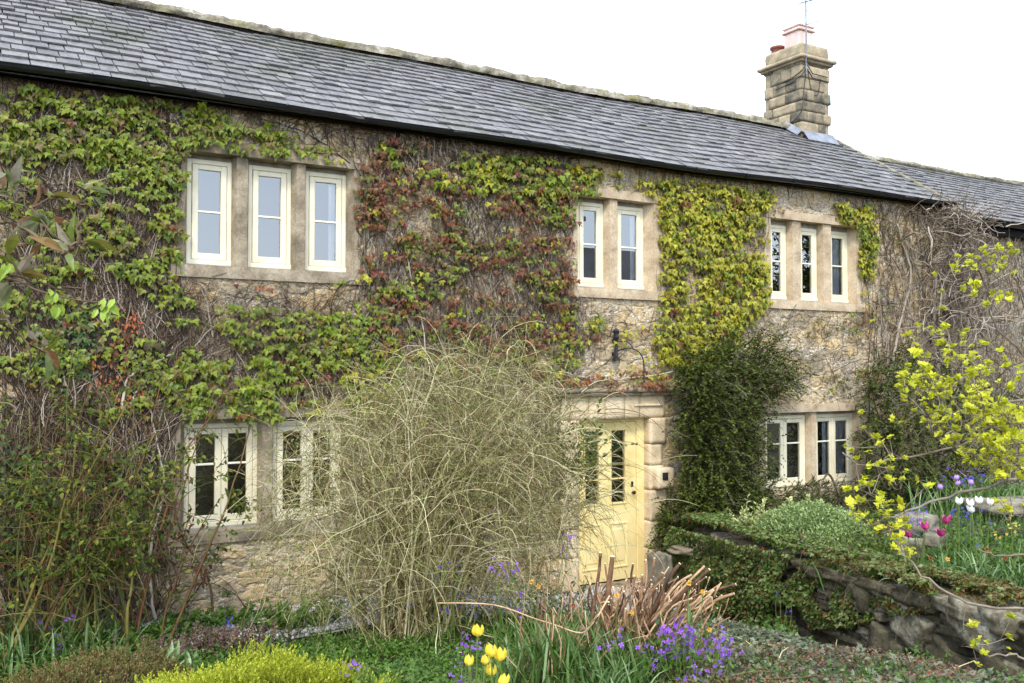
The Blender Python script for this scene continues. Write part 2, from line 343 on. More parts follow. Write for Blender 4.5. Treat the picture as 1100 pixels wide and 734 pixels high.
M['lf_ground'] = leafmat('ground_cover_leaf', [G(48,78,20), G(70,104,28), G(92,124,38), G(60,88,30)])
M['lf_ground2'] = leafmat('grey_ground_ivy_leaf', [G(54,70,40), G(82,96,64), G(112,122,92), G(140,144,118), G(70,56,40)])
M['lf_sedum'] = leafmat('red_mat_leaf', [G(110,50,44), G(140,84,70), G(92,92,44), G(150,120,90), G(90,70,40)])
M['lf_moss'] = leafmat('moss', [G(80,76,22), G(104,92,30), G(96,66,30), G(70,70,24)])
M['lf_var'] = leafmat('variegated_leaf', [G(150,160,90), G(190,194,130), G(96,118,56)])
M['fl_yellow'] = leafmat('yellow_petal', [G(236,212,60), G(244,226,96), G(238,220,70)], trans=.4)
M['fl_white'] = leafmat('white_petal', [G(236,236,236), G(246,246,240)], trans=.3)
M['fl_pink'] = leafmat('magenta_petal', [G(150,30,90), G(190,70,130), G(226,170,200)], trans=.3)
M['fl_lilac'] = leafmat('lilac_petal', [G(170,140,190), G(200,176,214)], trans=.3)
M['fl_violet'] = leafmat('violet_petal', [G(116,56,168), G(144,78,200), G(168,108,214)], trans=.3)
M['fl_blue'] = leafmat('blue_petal', [G(70,60,160), G(92,84,190)], trans=.3)
M['fl_orange'] = leafmat('orange_petal', [G(224,170,60), G(236,200,100)], trans=.3)
M['stemg'] = surf('green_stem', [G(70,92,36), G(104,122,56)], 20, .6, 0)
M['vine'] = surf('creeper_bark', [G(88,76,62), G(124,110,94), G(172,160,144)], 6, .9, 0, island=.75)
M['vined'] = surf('dark_creeper_bark', [G(56,42,32), G(80,64,50), G(108,92,74)], 6, .9, 0, island=.75)
M['straw'] = surf('straw_twig', [G(104,88,54), G(142,126,80), G(172,158,112), G(204,194,150)], 5, .7, 0, island=.85)
M['strawg'] = surf('olive_twig', [G(86,90,42), G(112,116,60), G(142,140,86)], 5, .7, 0, island=.8)
M['bark'] = surf('grey_bark', [G(70,60,50), G(110,98,84), G(150,140,124)], 12, .85, .4, .004, island=.3)
M['cane'] = surf('green_cane', [G(76,80,34), G(112,104,50), G(96,66,40)], 6, .6, 0, island=.7)
M['stub'] = surf('orange_brown_bark', [G(76,54,38), G(118,88,62), G(156,122,90), G(190,162,126)], 16, .85, .6, .005, island=.45)
M['cut'] = surf('fresh_cut_wood', [G(206,180,140), G(232,214,184)], 30, .8, .2, .003)

# ------------------------------------------------------------ terrain
def terrain():
    mb = MB()
    xs = np.concatenate([np.linspace(-400, -12, 14), np.arange(-10, 22, .16), np.linspace(24, 400, 14)])
    ys = np.concatenate([np.linspace(-400, -20, 12), np.arange(-18, .9, .16), np.linspace(1, 400, 12)])
    X, Y = np.meshgrid(xs, ys); Z = ground_z(X, Y)
    fx = (1-sstep(14, 22, X)*1.)*(sstep(-12, -6, X)); Z = Z*fx + (1-fx)*np.where(Y < -6, 1.1, .3) 
    Z = np.where(Y > 1, -.02, Z)
    Z += np.array([mn.noise(Vector((x*2.2, y*2.2, 0)))*.03 for x, y in zip(X.ravel(), Y.ravel())]).reshape(X.shape)
    ny, nx = X.shape; i = np.arange(ny-1)[:, None]*nx + np.arange(nx-1)[None]
    mb.add(np.stack([X, Y, Z], -1).reshape(-1, 3), np.stack([i, i+1, i+nx+1, i+nx], -1).reshape(-1, 4))
    o = mb.build('ground', M['soil'], smooth=True); o['kind'] = 'structure'
terrain()
def sheet(name, xs, ys, mat, dz=.03):
    X, Y = np.meshgrid(xs, ys); Z = ground_z(X, Y)+dz+.012*np.sin(X*9)*np.sin(Y*11); mb = MB()
    ny, nx = X.shape; i = np.arange(ny-1)[:, None]*nx + np.arange(nx-1)[None]
    mb.add(np.stack([X, Y, Z], -1).reshape(-1, 3), np.stack([i, i+1, i+nx+1, i+nx], -1).reshape(-1, 4))
    o = mb.build(name, mat, smooth=True); o['kind'] = 'structure'; return o
sheet('gravel_path', np.arange(.8, 7.5, .1), np.arange(-1.35, -.05, .1), M['gravel'], .035)
mb = MB(); K = 9000; px_ = rs.uniform(.9, 5.6, K); py_ = rs.uniform(-1.3, -.12, K)
T8 = (np.array([[1,0,0],[0,1,0],[-1,0,0],[0,-1,0],[0,0,1],[0,0,-1]])*.5, np.array([[0,1,4],[1,2,4],[2,3,4],[3,0,4],[1,0,5],[2,1,5],[3,2,5],[0,3,5]]))
inst(mb, *T8, np.stack([px_, py_, ground_z(px_, py_)+.045], -1), frames(rdir(K), rdir(K)), rs.uniform(.02, .05, (K, 3)))
tag(mb.build('gravel_stones', M['gravel'], smooth=True), 'loose pale grey gravel along the foot of the house wall', 'gravel', kind='stuff')

# ------------------------------------------------------------ the house
TP = math.tan(math.radians(33)); ZE = 5.46; RY = 2.35; RZ = ZE+TP*(RY+.2); XE = 13.9; XW = -3.
house = thing('stone_house', 'long stone farmhouse with grey slate roof, cream mullioned windows and yellow door', 'house', (7, 0, 0))
# openings: x0, x1, z0, z1
OP = {'W1': (1.85, 3.66, 3.79, 4.935), 'W2': (1.83, 3.62, 1.13, 2.25), 'W3': (6.58, 7.83, 3.775, 4.94), 'W4': (9.93, 11.79, 3.745, 4.93), 'W5': (9.8, 11.86, 1.02, 2.125), 'D': (6.56, 7.74, -.2, 2.12)}
def gridlines(a, b, step, extra):
    ks = sorted(set([a, b]+[e for e in extra if a < e < b])); out = []
    for p, q in zip(ks[:-1], ks[1:]):
        n = max(1, round((q-p)/step)); out += list(np.linspace(p, q, n, endpoint=False))
    return np.array(out+[b])
def wall_grid(mb, x0, x1, z0, z1, step, Y, disp, ops, flip=False):
    xs = gridlines(x0, x1, step, sum([[o[0], o[1]] for o in ops], [])); zs = gridlines(z0, z1, step, sum([[o[2], o[3]] for o in ops], []))
    X, Z = np.meshgrid(xs, zs); Yy = np.full(X.shape, float(Y))
    if disp:
        d = np.array([mn.noise(Vector((x*1.1, z*1.3, 3)))*1.2 + mn.noise(Vector((x*5, z*8, 7)))*.7 + mn.noise(Vector((x*14, z*17, 1)))*.35 for x, z in zip(X.ravel(), Z.ravel())]).reshape(X.shape)
        Yy = Yy + d*disp
    nz, nx = X.shape; i = np.arange(nz-1)[:, None]*nx+np.arange(nx-1)[None]
    cx = (xs[:-1]+xs[1:])/2; cz = (zs[:-1]+zs[1:])/2; CX, CZ = np.meshgrid(cx, cz); keep = np.ones(CX.shape, bool)
    for o in ops: keep &= ~((CX > o[0]) & (CX < o[1]) & (CZ > o[2]) & (CZ < o[3]))
    q = np.stack([i, i+1, i+nx+1, i+nx], -1)[keep]
    if flip: q = q[:, ::-1]
    mb.add(np.stack([X, Yy, Z], -1).reshape(-1, 3), q)
wl = MB(); ops = list(OP.values())
wall_grid(wl, XW, 14.35, -.3, 5.44, .045, 0, .02, ops); wall_grid(wl, XW, 14.35, -.3, 5.44, 2., .34, 0, ops, True)
wl.add(box8(14.35, 14.352, 0, 4.6, -.3, 5.5), BF); wl.add(box8(XW-.002, XW, 0, 4.6, -.3, 5.5), BF); wl.add(box8(XW, 14.35, 4.6, 4.62, -.3, 5.5), BF)
wl.addg([[13.75, -.05, 5.45], [13.75, 4.7, 5.45], [13.75, RY, RZ-.1]], [[0, 1, 2]]); wl.addg([[XW+.2, -.05, 5.45], [XW+.2, 4.7, 5.45], [XW+.2, RY, RZ-.1]], [[0, 2, 1]])
wl.build('wall', M['wall'], house, smooth=True)
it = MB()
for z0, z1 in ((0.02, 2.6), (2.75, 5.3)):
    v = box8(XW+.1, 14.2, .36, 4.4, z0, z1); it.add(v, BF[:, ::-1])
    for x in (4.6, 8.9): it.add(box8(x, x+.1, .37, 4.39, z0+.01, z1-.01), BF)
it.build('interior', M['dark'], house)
# roof
def slates(mb, x0, x1, y0, z0, tp, length, seed, e0=.225, e1=.165, verge=None):
    rg = np.random.RandomState(seed); th = math.atan(tp); cy, sz = math.cos(th), math.sin(th); s = -.03; row = 0
    P = []; 
    while s < length:
        e = e0+(e1-e0)*s/length; x = x0 - rg.uniform(0, .2); big = row == 0
        wm = .34 if big else .165+.03*(1-s/length)
        while x < x1:
            w = wm*rg.uniform(.72, 1.3); xa, xb = x+.005, min(x+w-.005, x1)
            if xb-xa > .03:
                L = e*1.7; th_ = rg.uniform(.014, .026); lift = rg.uniform(.002, .014); ds = rg.uniform(-.014, .014)
                sl = lambda s_, n_: (y0+cy*s_-sz*n_, z0+sz*s_+cy*n_)
                a0 = s+ds; a1 = min(s+L, length+.02); q = []
                j = rg.uniform(-.006, .006, 4); sk = rg.uniform(-.009, .009)
                for n_off in (0, 1):
                    for (xx, ss, lf, jj) in ((xa, a0+sk, th_+lift+.012, j[0]), (xb, a0-sk, th_+lift+.012, j[1]), (xb, a1, .004, j[2]), (xa, a1, .004, j[3])):
                        yv, zv = sl(ss, lf-(th_ if n_off == 0 else 0)); q.append((xx+jj*.5, yv, zv+sag(xx)))
                P.append(q)
            x += w
        s += e; row += 1
    P = np.array(P); K = len(P); F = (BF[None]+(np.arange(K)*8)[:, None, None]).reshape(-1, 4); mb.add(P.reshape(-1, 3), F)
def sag(x): return -.035*math.exp(-((x-7.6)/3.)**2) + .012*math.sin(x*1.3)
LS = (RY+.2)/math.cos(math.radians(33))
rf = MB(); slates(rf, XW, XE, -.2, ZE, TP, LS, 3)
# under-deck and rear slope
rf.add([[XW, -.17, ZE-.05], [XE-.04, -.17, ZE-.05], [XE-.04, RY, RZ-.07], [XW, RY, RZ-.07]], [[0, 1, 2, 3]])
rf.add([[XW, 4.9, ZE-.05], [XE-.04, 4.9, ZE-.05], [XE, RY, RZ], [XW, RY, RZ]], [[0, 3, 2, 1]])
roof = rf.build('roof', M['slate'], house)
def ridge_mesh(x0, x1, y, z, r, parent, name, seed):
    mb = MB(); xs = np.arange(x0, x1+.01, .05); an = np.linspace(-.35, math.pi+.35, 11); V = []
    for x in xs:
        jt = .012 if int((x-x0)/.45) % 2 else 0
        for a in an:
            n = mn.noise(Vector((x*3+seed, a*1.5, 0)))*.28 + mn.noise(Vector((x*11, a*4, seed)))*.2
            rr = r*(1+n)+jt; V.append((x, y-math.cos(a)*rr*1.35, z+math.sin(a)*rr*.75+sag(x)))
    n = len(an); i = np.arange(len(xs)-1)[:, None]*n+np.arange(n-1)[None]
    mb.add(V, np.stack([i, i+n, i+n+1, i+1], -1).reshape(-1, 4)); return mb.build(name, M['ridge'], parent, smooth=True)
ridge_mesh(XW, 13.2, RY, RZ+.0, .135, roof, 'ridge', 1)
# verge mortar
mb = MB(); P = np.array([[XE-.03, -.2+(RY+.2)*u, ZE+TP*(RY+.2)*u+.015] for u in np.linspace(0, 1, 40)]); P[:, 2] += rs.uniform(-.006, .006, 40)
tubes(mb, P[None], np.full((1, 40), .036), 6); mb.build('verge', M['ridge'], roof, smooth=True)
# gutter: half round channel with lip, fascia board behind
def gutter(x0, x1, y, z, parent, r=.048):
    mb = MB(); xs = np.arange(x0, x1+.01, .12); an = np.linspace(math.pi, 2*math.pi, 9); prof = [(y+math.cos(a)*r, z+math.sin(a)*r) for a in an]
    prof = [(y-r-.008, z+.006)]+prof+[(y+math.cos(a)*(r-.006), z+.001+math.sin(a)*(r-.006)) for a in an[::-1]]
    V = [(x, p[0], p[1]+sag(x)) for x in xs for p in prof]; n = len(prof); i = np.arange(len(xs)-1)[:, None]*n+np.arange(n-1)[None]
    mb.add(V, np.stack([i, i+n, i+n+1, i+1], -1).reshape(-1, 4))
    for x in np.arange(x0+.6, x1, 1.83):          # joint collars
        V = [(x+dx, y+math.cos(a)*(r+.004), z+math.sin(a)*(r+.004)+sag(x)) for dx in (-.03, .03) for a in an]; n2 = len(an)
        mb.add(V, [[k, k+n2, k+n2+1, k+1] for k in range(n2-1)])
    for x in np.arange(x0+.3, x1, .92): V = [(x+dx, y+math.cos(a)*(r+.007), z+math.sin(a)*(r+.007)+sag(x)) for dx in (-.012, .012) for a in an]; mb.add(V, [[k, k+len(an), k+len(an)+1, k+1] for k in range(len(an)-1)]); mb.add(box8(x-.012, x+.012, y-r-.012, y-r+.004, z-.012+sag(x), z+.014+sag(x)), BF)
    mb.add(box8(x1-.004, x1, y-r, y+r, z-r*.9, z), BF)
    return mb.build('gutter', M['black'], parent, smooth=True)
gutter(XW, XE+.03, -.205, ZE+.012, house)
mb = MB(); xs = np.arange(XW, XE, .1)
V = [(x, y, z+sag(x)) for x in xs for y, z in ((-.14, ZE+.02), (-.14, ZE-.04), (-.11, ZE-.04))]; mb.add(V, [[3*i+k, 3*i+k+1, 3*i+k+4, 3*i+k+3] for i in range(len(xs)-1) for k in range(2)])
mb.build('fascia', M['fascia'], house)
mb = MB(); mb.add(box8(XW, XE-.05, -.11, .02, ZE-.035, ZE-.02), BF); mb.build('soffit', M['fascia'], house)
# chimney
cx0, cx1, cy0, cy1 = 12.80, 13.54, 1.97, 2.88
ch = MB(); z = 6.55; c = 0; rg = np.random.RandomState(5)
while z < 8.3:
    h = min(rg.uniform(.17, .26), 8.31-z+.001)
    if 8.31-(z+h) < .1: h = 8.31-z
    tw = .012 if z < 7.75 else 0.
    for side in range(4):
        a, b = (cx0-tw, cx1+tw) if side in (0, 2) else (cy0-tw, cy1+tw)
        ov = .14 if (c+side) % 2 else 0; p = a+ov; end = b-(.14 if not ((c+side) % 2) else 0)
        n = rg.choice([1, 2, 2, 3]) if side in (0, 2) else rg.choice([2, 3, 3])
        cuts = np.concatenate([[0], np.sort(rg.uniform(.25, .75, n-1)) if n == 2 else np.linspace(0, 1, n+1)[1:-1]+rg.uniform(-.06, .06, n-1), [1]])
        for u, v in zip(cuts[:-1], cuts[1:]):
            q0, q1 = p+(end-p)*u+.004, p+(end-p)*v-.004; o = rg.uniform(-.01, .008)
            if side == 0: B = (q0, q1, cy0-tw-o, cy0+.15, z+.004, z+h-.004)
            elif side == 2: B = (q0, q1, cy1-.15, cy1+tw+o, z+.004, z+h-.004)
            elif side == 1: B = (cx0-tw-o, cx0+.15, q0, q1, z+.004, z+h-.004)
            else: B = (cx1-.15, cx1+tw+o, q0, q1, z+.004, z+h-.004)
            bbox(ch, *B, b=.018, rough=.006)
    z += h; c += 1
bbox(ch, cx0+.02, cx1-.02, cy0+.02, cy1-.02, 6.6, 8.35, b=.01, rough=.003)
chim = ch.build('chimney', M['chim'], roof, smooth=True)
ch = MB(); bbox(ch, cx0-.09, cx1+.09, cy0-.09, cy1+.09, 8.30, 8.37, b=.02, rough=.005)
bbox(ch, cx0-.045, cx1+.045, cy0-.045, cy1+.045, 8.25, 8.31, b=.02, rough=.005)
bbox(ch, cx0+.0, cx1-.0, cy0+.0, cy1-.0, 8.36, 8.62, b=.07, rough=.012); ch.build('chimney_cap', M['chim'], roof, smooth=True)
ch = MB()
px0, py0 = 12.96, 2.16
for q, z0, z1, bb0 in ((0, 8.58, 8.93, .03), (-.03, 8.92, 8.96, .012), (.0, 8.95, 9.01, .02), (-.02, 9.0, 9.03, .01), (.03, 9.02, 9.09, .02)): bbox(ch, px0+q, px0+.38-q, py0+q, py0+.38-q, z0, z1, b=bb0)
ch.build('chimney_pot', M['ceramic'], roof)['label'] = 'large square pale pink chimney pot'
ch = MB(); an = np.arange(20)*2*math.pi/20
pr = [(.12, 8.58), (.115, 8.7), (.14, 8.71), (.14, 8.75), (.11, 8.76), (.1, 8.72)]
V = [(12.98+r*math.cos(a), 2.7+r*math.sin(a), z) for r, z in pr for a in an]
ch.addg(V, [[i*20+j, i*20+(j+1) % 20, (i+1)*20+(j+1) % 20, (i+1)*20+j] for i in range(5) for j in range(20)]+[list(range(100, 120))])
ch.build('chimney_pot', M['terra'], roof, smooth=True)['label'] = 'small round dark red chimney pot'
ch = MB()
for (a, b) in (((cx0-.03, cy0-.035), (cx1+.03, cy0-.035)), ((cx0-.035, cy0-.035), (cx0-.035, RY-.05))):
    for k in range(12):
        u, v = k/12, (k+1)/12; p = [a[0]+(b[0]-a[0])*u, a[1]+(b[1]-a[1])*u]; q = [a[0]+(b[0]-a[0])*v, a[1]+(b[1]-a[1])*v]
        zz = lambda y: ZE+TP*(y+.2)
        o = .16
        ch.add([[p[0], p[1], zz(p[1])+o], [q[0], q[1], zz(q[1])+o], [q[0]-(.12 if a[0] == b[0] else 0), q[1]-(.14 if a[0] != b[0] else 0), zz(q[1])+(-.14*TP if a[0] != b[0] else 0)+.05], [p[0]-(.12 if a[0] == b[0] else 0), p[1]-(.14 if a[0] != b[0] else 0), zz(p[1])+(-.14*TP if a[0] != b[0] else 0)+.05]], [[0, 1, 2, 3]])
ch.build('flashing', M['lead'], roof)

# windows
def curtain(mb, x0, x1, z0, z1, y):
    n = 60; xs = np.linspace(x0, x1, n); ys = y+.011*np.sin(xs*78)+.006*np.sin(xs*33)
    V = np.concatenate([np.stack([xs, ys, np.full(n, z0)], -1), np.stack([xs, ys, np.full(n, z1)], -1)])
    mb.add(V, [[i, i+1, n+i+1, n+i] for i in range(n-1)])
def window(key, label, units, z0, z1, sashes, bar, jambw=.11, linth=.12, curt=(), grey=False):
    x0, x1, oz0, oz1 = OP[key]; stone = M['sandgrey'] if grey else M['sand']; F = MB(); YF = .12
    w = None
    for (a, b) in units:     # fixed frames
        t = .048
        bbox(F, a, a+t, YF, YF+.07, z0, z1, .005); bbox(F, b-t, b, YF, YF+.07, z0, z1, .005)
        bbox(F, a+t-.001, b-t+.001, YF+.001, YF+.07, z1-t, z1, .005); bbox(F, a-.004, b+.004, YF-.012, YF+.07, z0, z0+.05, .006)
        if sashes == 2: m = (a+b)/2; bbox(F, m-.006, m+.006, YF+.03, YF+.06, z0+.045, z1-t+.002, .002)
    w = F.build('window', M['cream'], house); w['label'] = label
    for (a, b) in units:
        t = .048; zs0, zs1 = z0+.052, z1-t-.004
        spans = [(a+t+.004, b-t-.004)] if sashes == 1 else [(a+t+.004, (a+b)/2-.002), ((a+b)/2+.002, b-t-.004)]
        for (p, q) in spans:
            s = MB(); st = .062 if sashes == 1 else .064; ys = YF-.006
            bbox(s, p, p+st, ys, ys+.045, zs0, zs1, .006); bbox(s, q-st, q, ys, ys+.045, zs0, zs1, .006)
            bbox(s, p+st-.002, q-st+.002, ys+.002, ys+.045, zs1-.055, zs1, .006); bbox(s, p+st-.002, q-st+.002, ys+.002, ys+.045, zs0, zs0+.068, .006)
            s.build('casement', M['cream'], w)
            zb = zs1-.055-(zs1-zs0-.12)*bar; s = MB(); bbox(s, p+st-.003, q-st+.003, ys+.008, ys+.03, zb-.011, zb+.011, .004); s.build('glazing_bar', M['creambar'], w)
            s = MB(); s.add([[p+st-.01, ys+.024, zs0+.05], [q-st+.01, ys+.024, zs0+.05], [q-st+.01, ys+.024, zs1-.04], [p+st-.01, ys+.024, zs1-.04]], [[0, 1, 2, 3]]); s.build('pane', M['glass'], w)
    for (u1, u2) in zip(units[:-1], units[1:]):
        m0, m1 = u1[1], u2[0]; s = MB(); V = []
        for zz in np.linspace(oz0-.01, oz1+.01, 24):
            j = lambda: rs.uniform(-.0025, .0025)
            V += [(m0-.004, .2, zz), (m0-.004, .1, zz), (m0+.026+j(), .015+j(), zz), (m1-.026+j(), .015+j(), zz), (m1+.004, .1, zz), (m1+.004, .2, zz)]
        s.add(V, [[6*i+k, 6*i+k+1, 6*i+k+7, 6*i+k+6] for i in range(23) for k in range(5)]); s.build('mullion', stone, w)
    L = units[0][0]; R_ = units[-1][1]
    s = MB(); bbox(s, x0-jambw, L-.002 if False else x0+.02, -.012, .1, oz0-.02, oz1+.02, .006, rough=.0025); s.add([[x0+.018, .0, oz0-.01], [x0+.018, .0, oz1+.01], [L+.002, .13, oz1+.01], [L+.002, .13, oz0-.01]], [[0, 1, 2, 3]]); s.build('jamb', stone, w)
    s = MB(); bbox(s, x1-.02, x1+jambw+.02, -.012, .12, oz0-.02, oz1+.02, .006, rough=.0025); s.add([[x1-.018, .0, oz0-.01], [x1-.018, .0, oz1+.01], [R_-.002, .13, oz1+.01], [R_-.002, .13, oz0-.01]], [[3, 2, 1, 0]]); s.build('jamb', stone, w)
    s = MB(); bbox(s, x0-jambw+.02, x1+jambw, -.022, .24, oz1, oz1+linth, .006, rough=.0025); s.build('lintel', stone, w)
    s = MB(); bbox(s, x0-jambw-.02, x1+jambw+.04, -.03, .24, oz0-.12, oz0+.005, .008, rough=.003); s.build('sill', stone, w)
    for (a, b) in units:
        s = MB(); bbox(s, a-.03, b+.03, .135, .18, z1-.003, oz1+.01, .003); s.build('mortar_fillet', M['mastic'], w)
        s = MB(); bbox(s, a-.03, b+.03, .1, .2, oz0-.004, z0+.002, .003); s.build('mortar_fillet', M['mastic'], w)
    for (a, b) in curt:
        s = MB(); curtain(s, a, b, z0, z1, .192); s.build('curtain', M['curtain'], w)
window('W1', 'upper left window of three cream lights', [(1.908, 2.358), (2.52, 2.983), (3.13, 3.597)], 3.812, 4.888, 1, .5, curt=[(3.42, 3.66)], grey=True)
window('W2', 'lower left window of four cream lights with black panes', [(1.908, 2.645), (2.797, 3.55)], 1.155, 2.2, 2, .37, curt=[(3.5, 3.62)], grey=True, linth=.1)
window('W3', 'upper middle window of two cream lights above the door', [(6.66, 7.087), (7.258, 7.74)], 3.8, 4.886, 1, .5, curt=[(7.56, 7.8)], jambw=.105)
window('W4', 'upper right window of three narrow cream lights', [(9.998, 10.395), (10.614, 11.044), (11.262, 11.727)], 3.77, 4.86, 1, .49, curt=[(11.3, 11.7), (10.96, 11.04)])
window('W5', 'lower right window of four cream lights with blue curtains', [(9.86, 10.755), (10.905, 11.785)], 1.045, 2.075, 2, .37, curt=[(11.18, 11.33), (11.38, 11.78)])
# door
Y0 = .12; d = MB(); dx0, dx1 = 6.64, 7.6
bbox(d, dx0, dx1, Y0, Y0+.05, .03, 2.075, .004); 
door = None
F = MB(); gl = MB(); gx = [(6.79, 7.0), (7.2, 7.42)]
d = MB()
bars = [(dx0, 6.79), (7.0, 7.2), (7.42, dx1)]
for a, b in bars: bbox(d, a, b, Y0, Y0+.05, .95, 2.07, .004)
bbox(d, 6.785, 7.425, Y0+.001, Y0+.05, 1.97, 2.069, .004); bbox(d, dx0+.001, dx1-.001, Y0+.0005, Y0+.05, .04, 1.03, .004)
for a, b in ((6.76, 7.03), (7.17, 7.45)):
    for q in ((a, b, 1.01, 1.04), (a, b, 1.96, 1.99), (a, a+.03, 1.04, 1.96), (b-.03, b, 1.04, 1.96)): bbox(d, q[0], q[1], Y0-.014, Y0+.01, q[2], q[3], .006)
for a, b in ((6.74, 7.04), (7.16, 7.46)):
    for q in ((a, b, .2, .225), (a, b, .755, .78), (a, a+.025, .225, .755), (b-.025, b, .225, .755)): bbox(d, q[0], q[1], Y0-.012, Y0+.01, q[2], q[3], .005)
    bbox(d, a+.055, b-.055, Y0-.008, Y0+.01, .28, .7, .012)
bbox(d, 6.98, 7.22, Y0-.012, Y0+.01, .84, .9, .005)
door = d.build('door', M['doorp'], house); door['label'] = 'pale yellow front door with two tall glazed panels'
for a, b in gx:
    s = MB(); s.add([[a-.01, Y0+.022, 1.02], [b+.01, Y0+.022, 1.02], [b+.01, Y0+.022, 1.98], [a-.01, Y0+.022, 1.98]], [[0, 1, 2, 3]]); s.build('pane', M['glass'], door)
    s = MB(); bbox(s, a-.005, b+.005, Y0+.008, Y0+.022, 1.33, 1.35, .003); s.build('glazing_bar', M['doorp'], door)
s = MB(); bbox(s, 6.57, dx0-.003, Y0-.02, Y0+.07, .0, 2.12, .006); bbox(s, dx1+.003, 7.73, Y0-.02, Y0+.07, .0, 2.12, .006); bbox(s, dx0-.004, dx1+.004, Y0-.018, Y0+.07, 2.075, 2.12, .006); s.build('door_frame', M['doorp'], door)
s = MB(); P = smooth_poly([(7.535, Y0-.004, 1.15), (7.535, Y0-.04, 1.15), (7.535, Y0-.05, 1.15)], 6)
tubes(s, P[None], np.array([[.012, .012, .014, .024, .026, .01]]), 10); bbox(s, 7.515, 7.555, Y0-.006, Y0+.001, 1.22, 1.29, .004); s.build('door_handle', M['iron'], door, smooth=True)
s = MB(); bbox(s, 6.45, 7.9, -.25, .1, -.25, .04, .02, rough=.006); s.build('doorstep', M['sandgrey'], door)
sr = MB()
for k, (z0, z1) in enumerate(((0, .42), (.42, .78), (.78, 1.18), (1.5, 1.78), (1.78, 2.12))):
    w_ = .24 if k % 2 else .3
    bbox(sr, 7.715, 7.74+w_-.06, -.03 if k % 2 else -.045, .2, z0+.003, z1-.003, .006, rough=.0015)
    bbox(sr, 6.56-w_+.06, 6.585, -.03 if k % 2 else -.045, .2, z0+.003, z1-.003, .006, rough=.0015)
for a, b in ((6.56-.2, 6.585), (7.715, 7.94)): bbox(sr, a, b, -.03, .2, 1.183, 1.497, .006, rough=.0015)
for k, (a, b) in enumerate(((6.34, 6.75), (6.755, 7.0), (7.005, 7.3), (7.305, 7.55), (7.555, 7.97))):
    bbox(sr, a, b, -.05 if k == 2 else -.03-.01*(k % 2), .2, 2.12 if k != 2 else 2.12, 2.45, .006, rough=.0015)
bbox(sr, 7.45, 7.92, -.055, .0, 2.27, 2.3, .008, rough=.002)
sr.build('door_surround', M['doorstone'], house, smooth=True)
s = MB(); bbox(s, 6.24, 8.06, -.13, .1, 2.455, 2.52, .02, rough=.006); bbox(s, 6.26, 8.05, -.1, .1, 2.41, 2.46, .015, rough=.004); s.build('door_hood', M['sandgrey'], house, smooth=True)
s = MB(); bbox(s, 7.76, 8.04, -.14, .02, 1.2, 1.47, .02, rough=.003); bb = s.build('bell_stone', M['doorstone'], house, smooth=True)
s = MB(); bbox(s, 7.83, 7.92, -.152, -.135, 1.31, 1.41, .004); bbox(s, 7.86, 7.89, -.16, -.15, 1.345, 1.375, .008); s.build('doorbell', M['iron'], bb)
# iron lamp bracket above the door
br = thing('wall_bracket', 'black wrought iron bracket with finial on the wall above the door', 'bracket', (7.15, 0, 3.0))
s = MB(); tubes(s, np.array([[[7.15, -.06, z] for z in (2.86, 2.9, 2.91, 2.95, 3.12, 3.16, 3.17, 3.2, 3.24, 3.28)]]), np.array([[.045, .045, .024, .022, .022, .04, .03, .03, .045, .004]]), 8); bbox(s, 7.12, 7.18, -.06, .03, 2.93, 2.97, .004); bbox(s, 7.12, 7.18, -.06, .03, 3.1, 3.14, .004); s.build('post', M['iron'], br)
s = MB(); tubes(s, smooth_poly([(7.15, -.06, 2.98), (7.28, -.2, 3.02), (7.4, -.28, 2.9), (7.4, -.3, 2.6), (7.36, -.3, 2.58)], 20)[None], .009, 6); tubes(s, smooth_poly([(7.15, -.06, 3.1), (7.25, -.16, 3.1), (7.33, -.2, 3.0)], 12)[None], .007, 6); s.build('arm', M['iron'], br)
# aerial
ae = thing('television_aerial', 'thin grey television aerial strapped to the chimney', 'aerial', (12.95, 1.95, 8.0))
s = MB(); mx, my = 12.85, 1.9; tubes(s, np.array([[[mx, my, 8.0], [mx, my, 8.6], [mx, my, 9.42]]]), .014, 6); s.build('mast', M['lead'], ae)
s = MB(); A = np.array([12.72, 1.88, 9.26]); B = np.array([13.3, 2.02, 9.5]); tubes(s, np.array([[A, (A+B)/2, B]]), .011, 5); 
D = nrmz(np.cross(B-A, [0, 0, 1.]));
for u in np.linspace(.05, .98, 9): p = A+(B-A)*u; tubes(s, np.array([[p-D*.13, p, p+D*.13]]), .006, 4)
A = np.array([mx, my, 8.9]); tubes(s, np.array([[A, A+[.2, 0, .08], A+[.38, 0, .14]]]), .009, 5)
tubes(s, smooth_poly([(12.74, 1.9, 9.26), (12.66, 1.9, 9.12), (12.66, 1.93, 8.95)], 8)[None], .005, 4); tubes(s, smooth_poly([(13.1, 2., 9.4), (13.14, 2.2, 9.2), (13.1, 2.3, 9.0)], 8)[None], .004, 4); s.build('antenna_array', M['lead'], ae)
s = MB()
for z in (8.02, 8.1): tubes(s, np.array([[[mx, my, z+.1], [mx-.06, cy0-.03, z-.02], [cx0-.02, cy0+.2, z-.1], [cx0-.02, cy0+.6, z-.14]]]), .009, 5); tubes(s, np.array([[[mx, my, z+.1], [mx+.2, cy0-.03, z-.04], [cx1-.1, cy0-.03, z-.05]]]), .009, 5)
P = smooth_poly([(mx, my-.02, 8.3), (mx-.02, 1.95, 7.7), (mx-.1, 1.93, 7.35), (cx0-.02, 2.2, 7.2), (cx0-.02, 2.5, 7.24)], 24); tubes(s, P[None], .007, 5); P = smooth_poly([(mx+.1, 1.96, 8.1), (mx+.2, 1.96, 7.75), (mx+.35, 1.96, 7.7), (mx+.42, 1.96, 8.0)], 24); tubes(s, P[None], .006, 5); s.build('cable', M['iron'], ae)

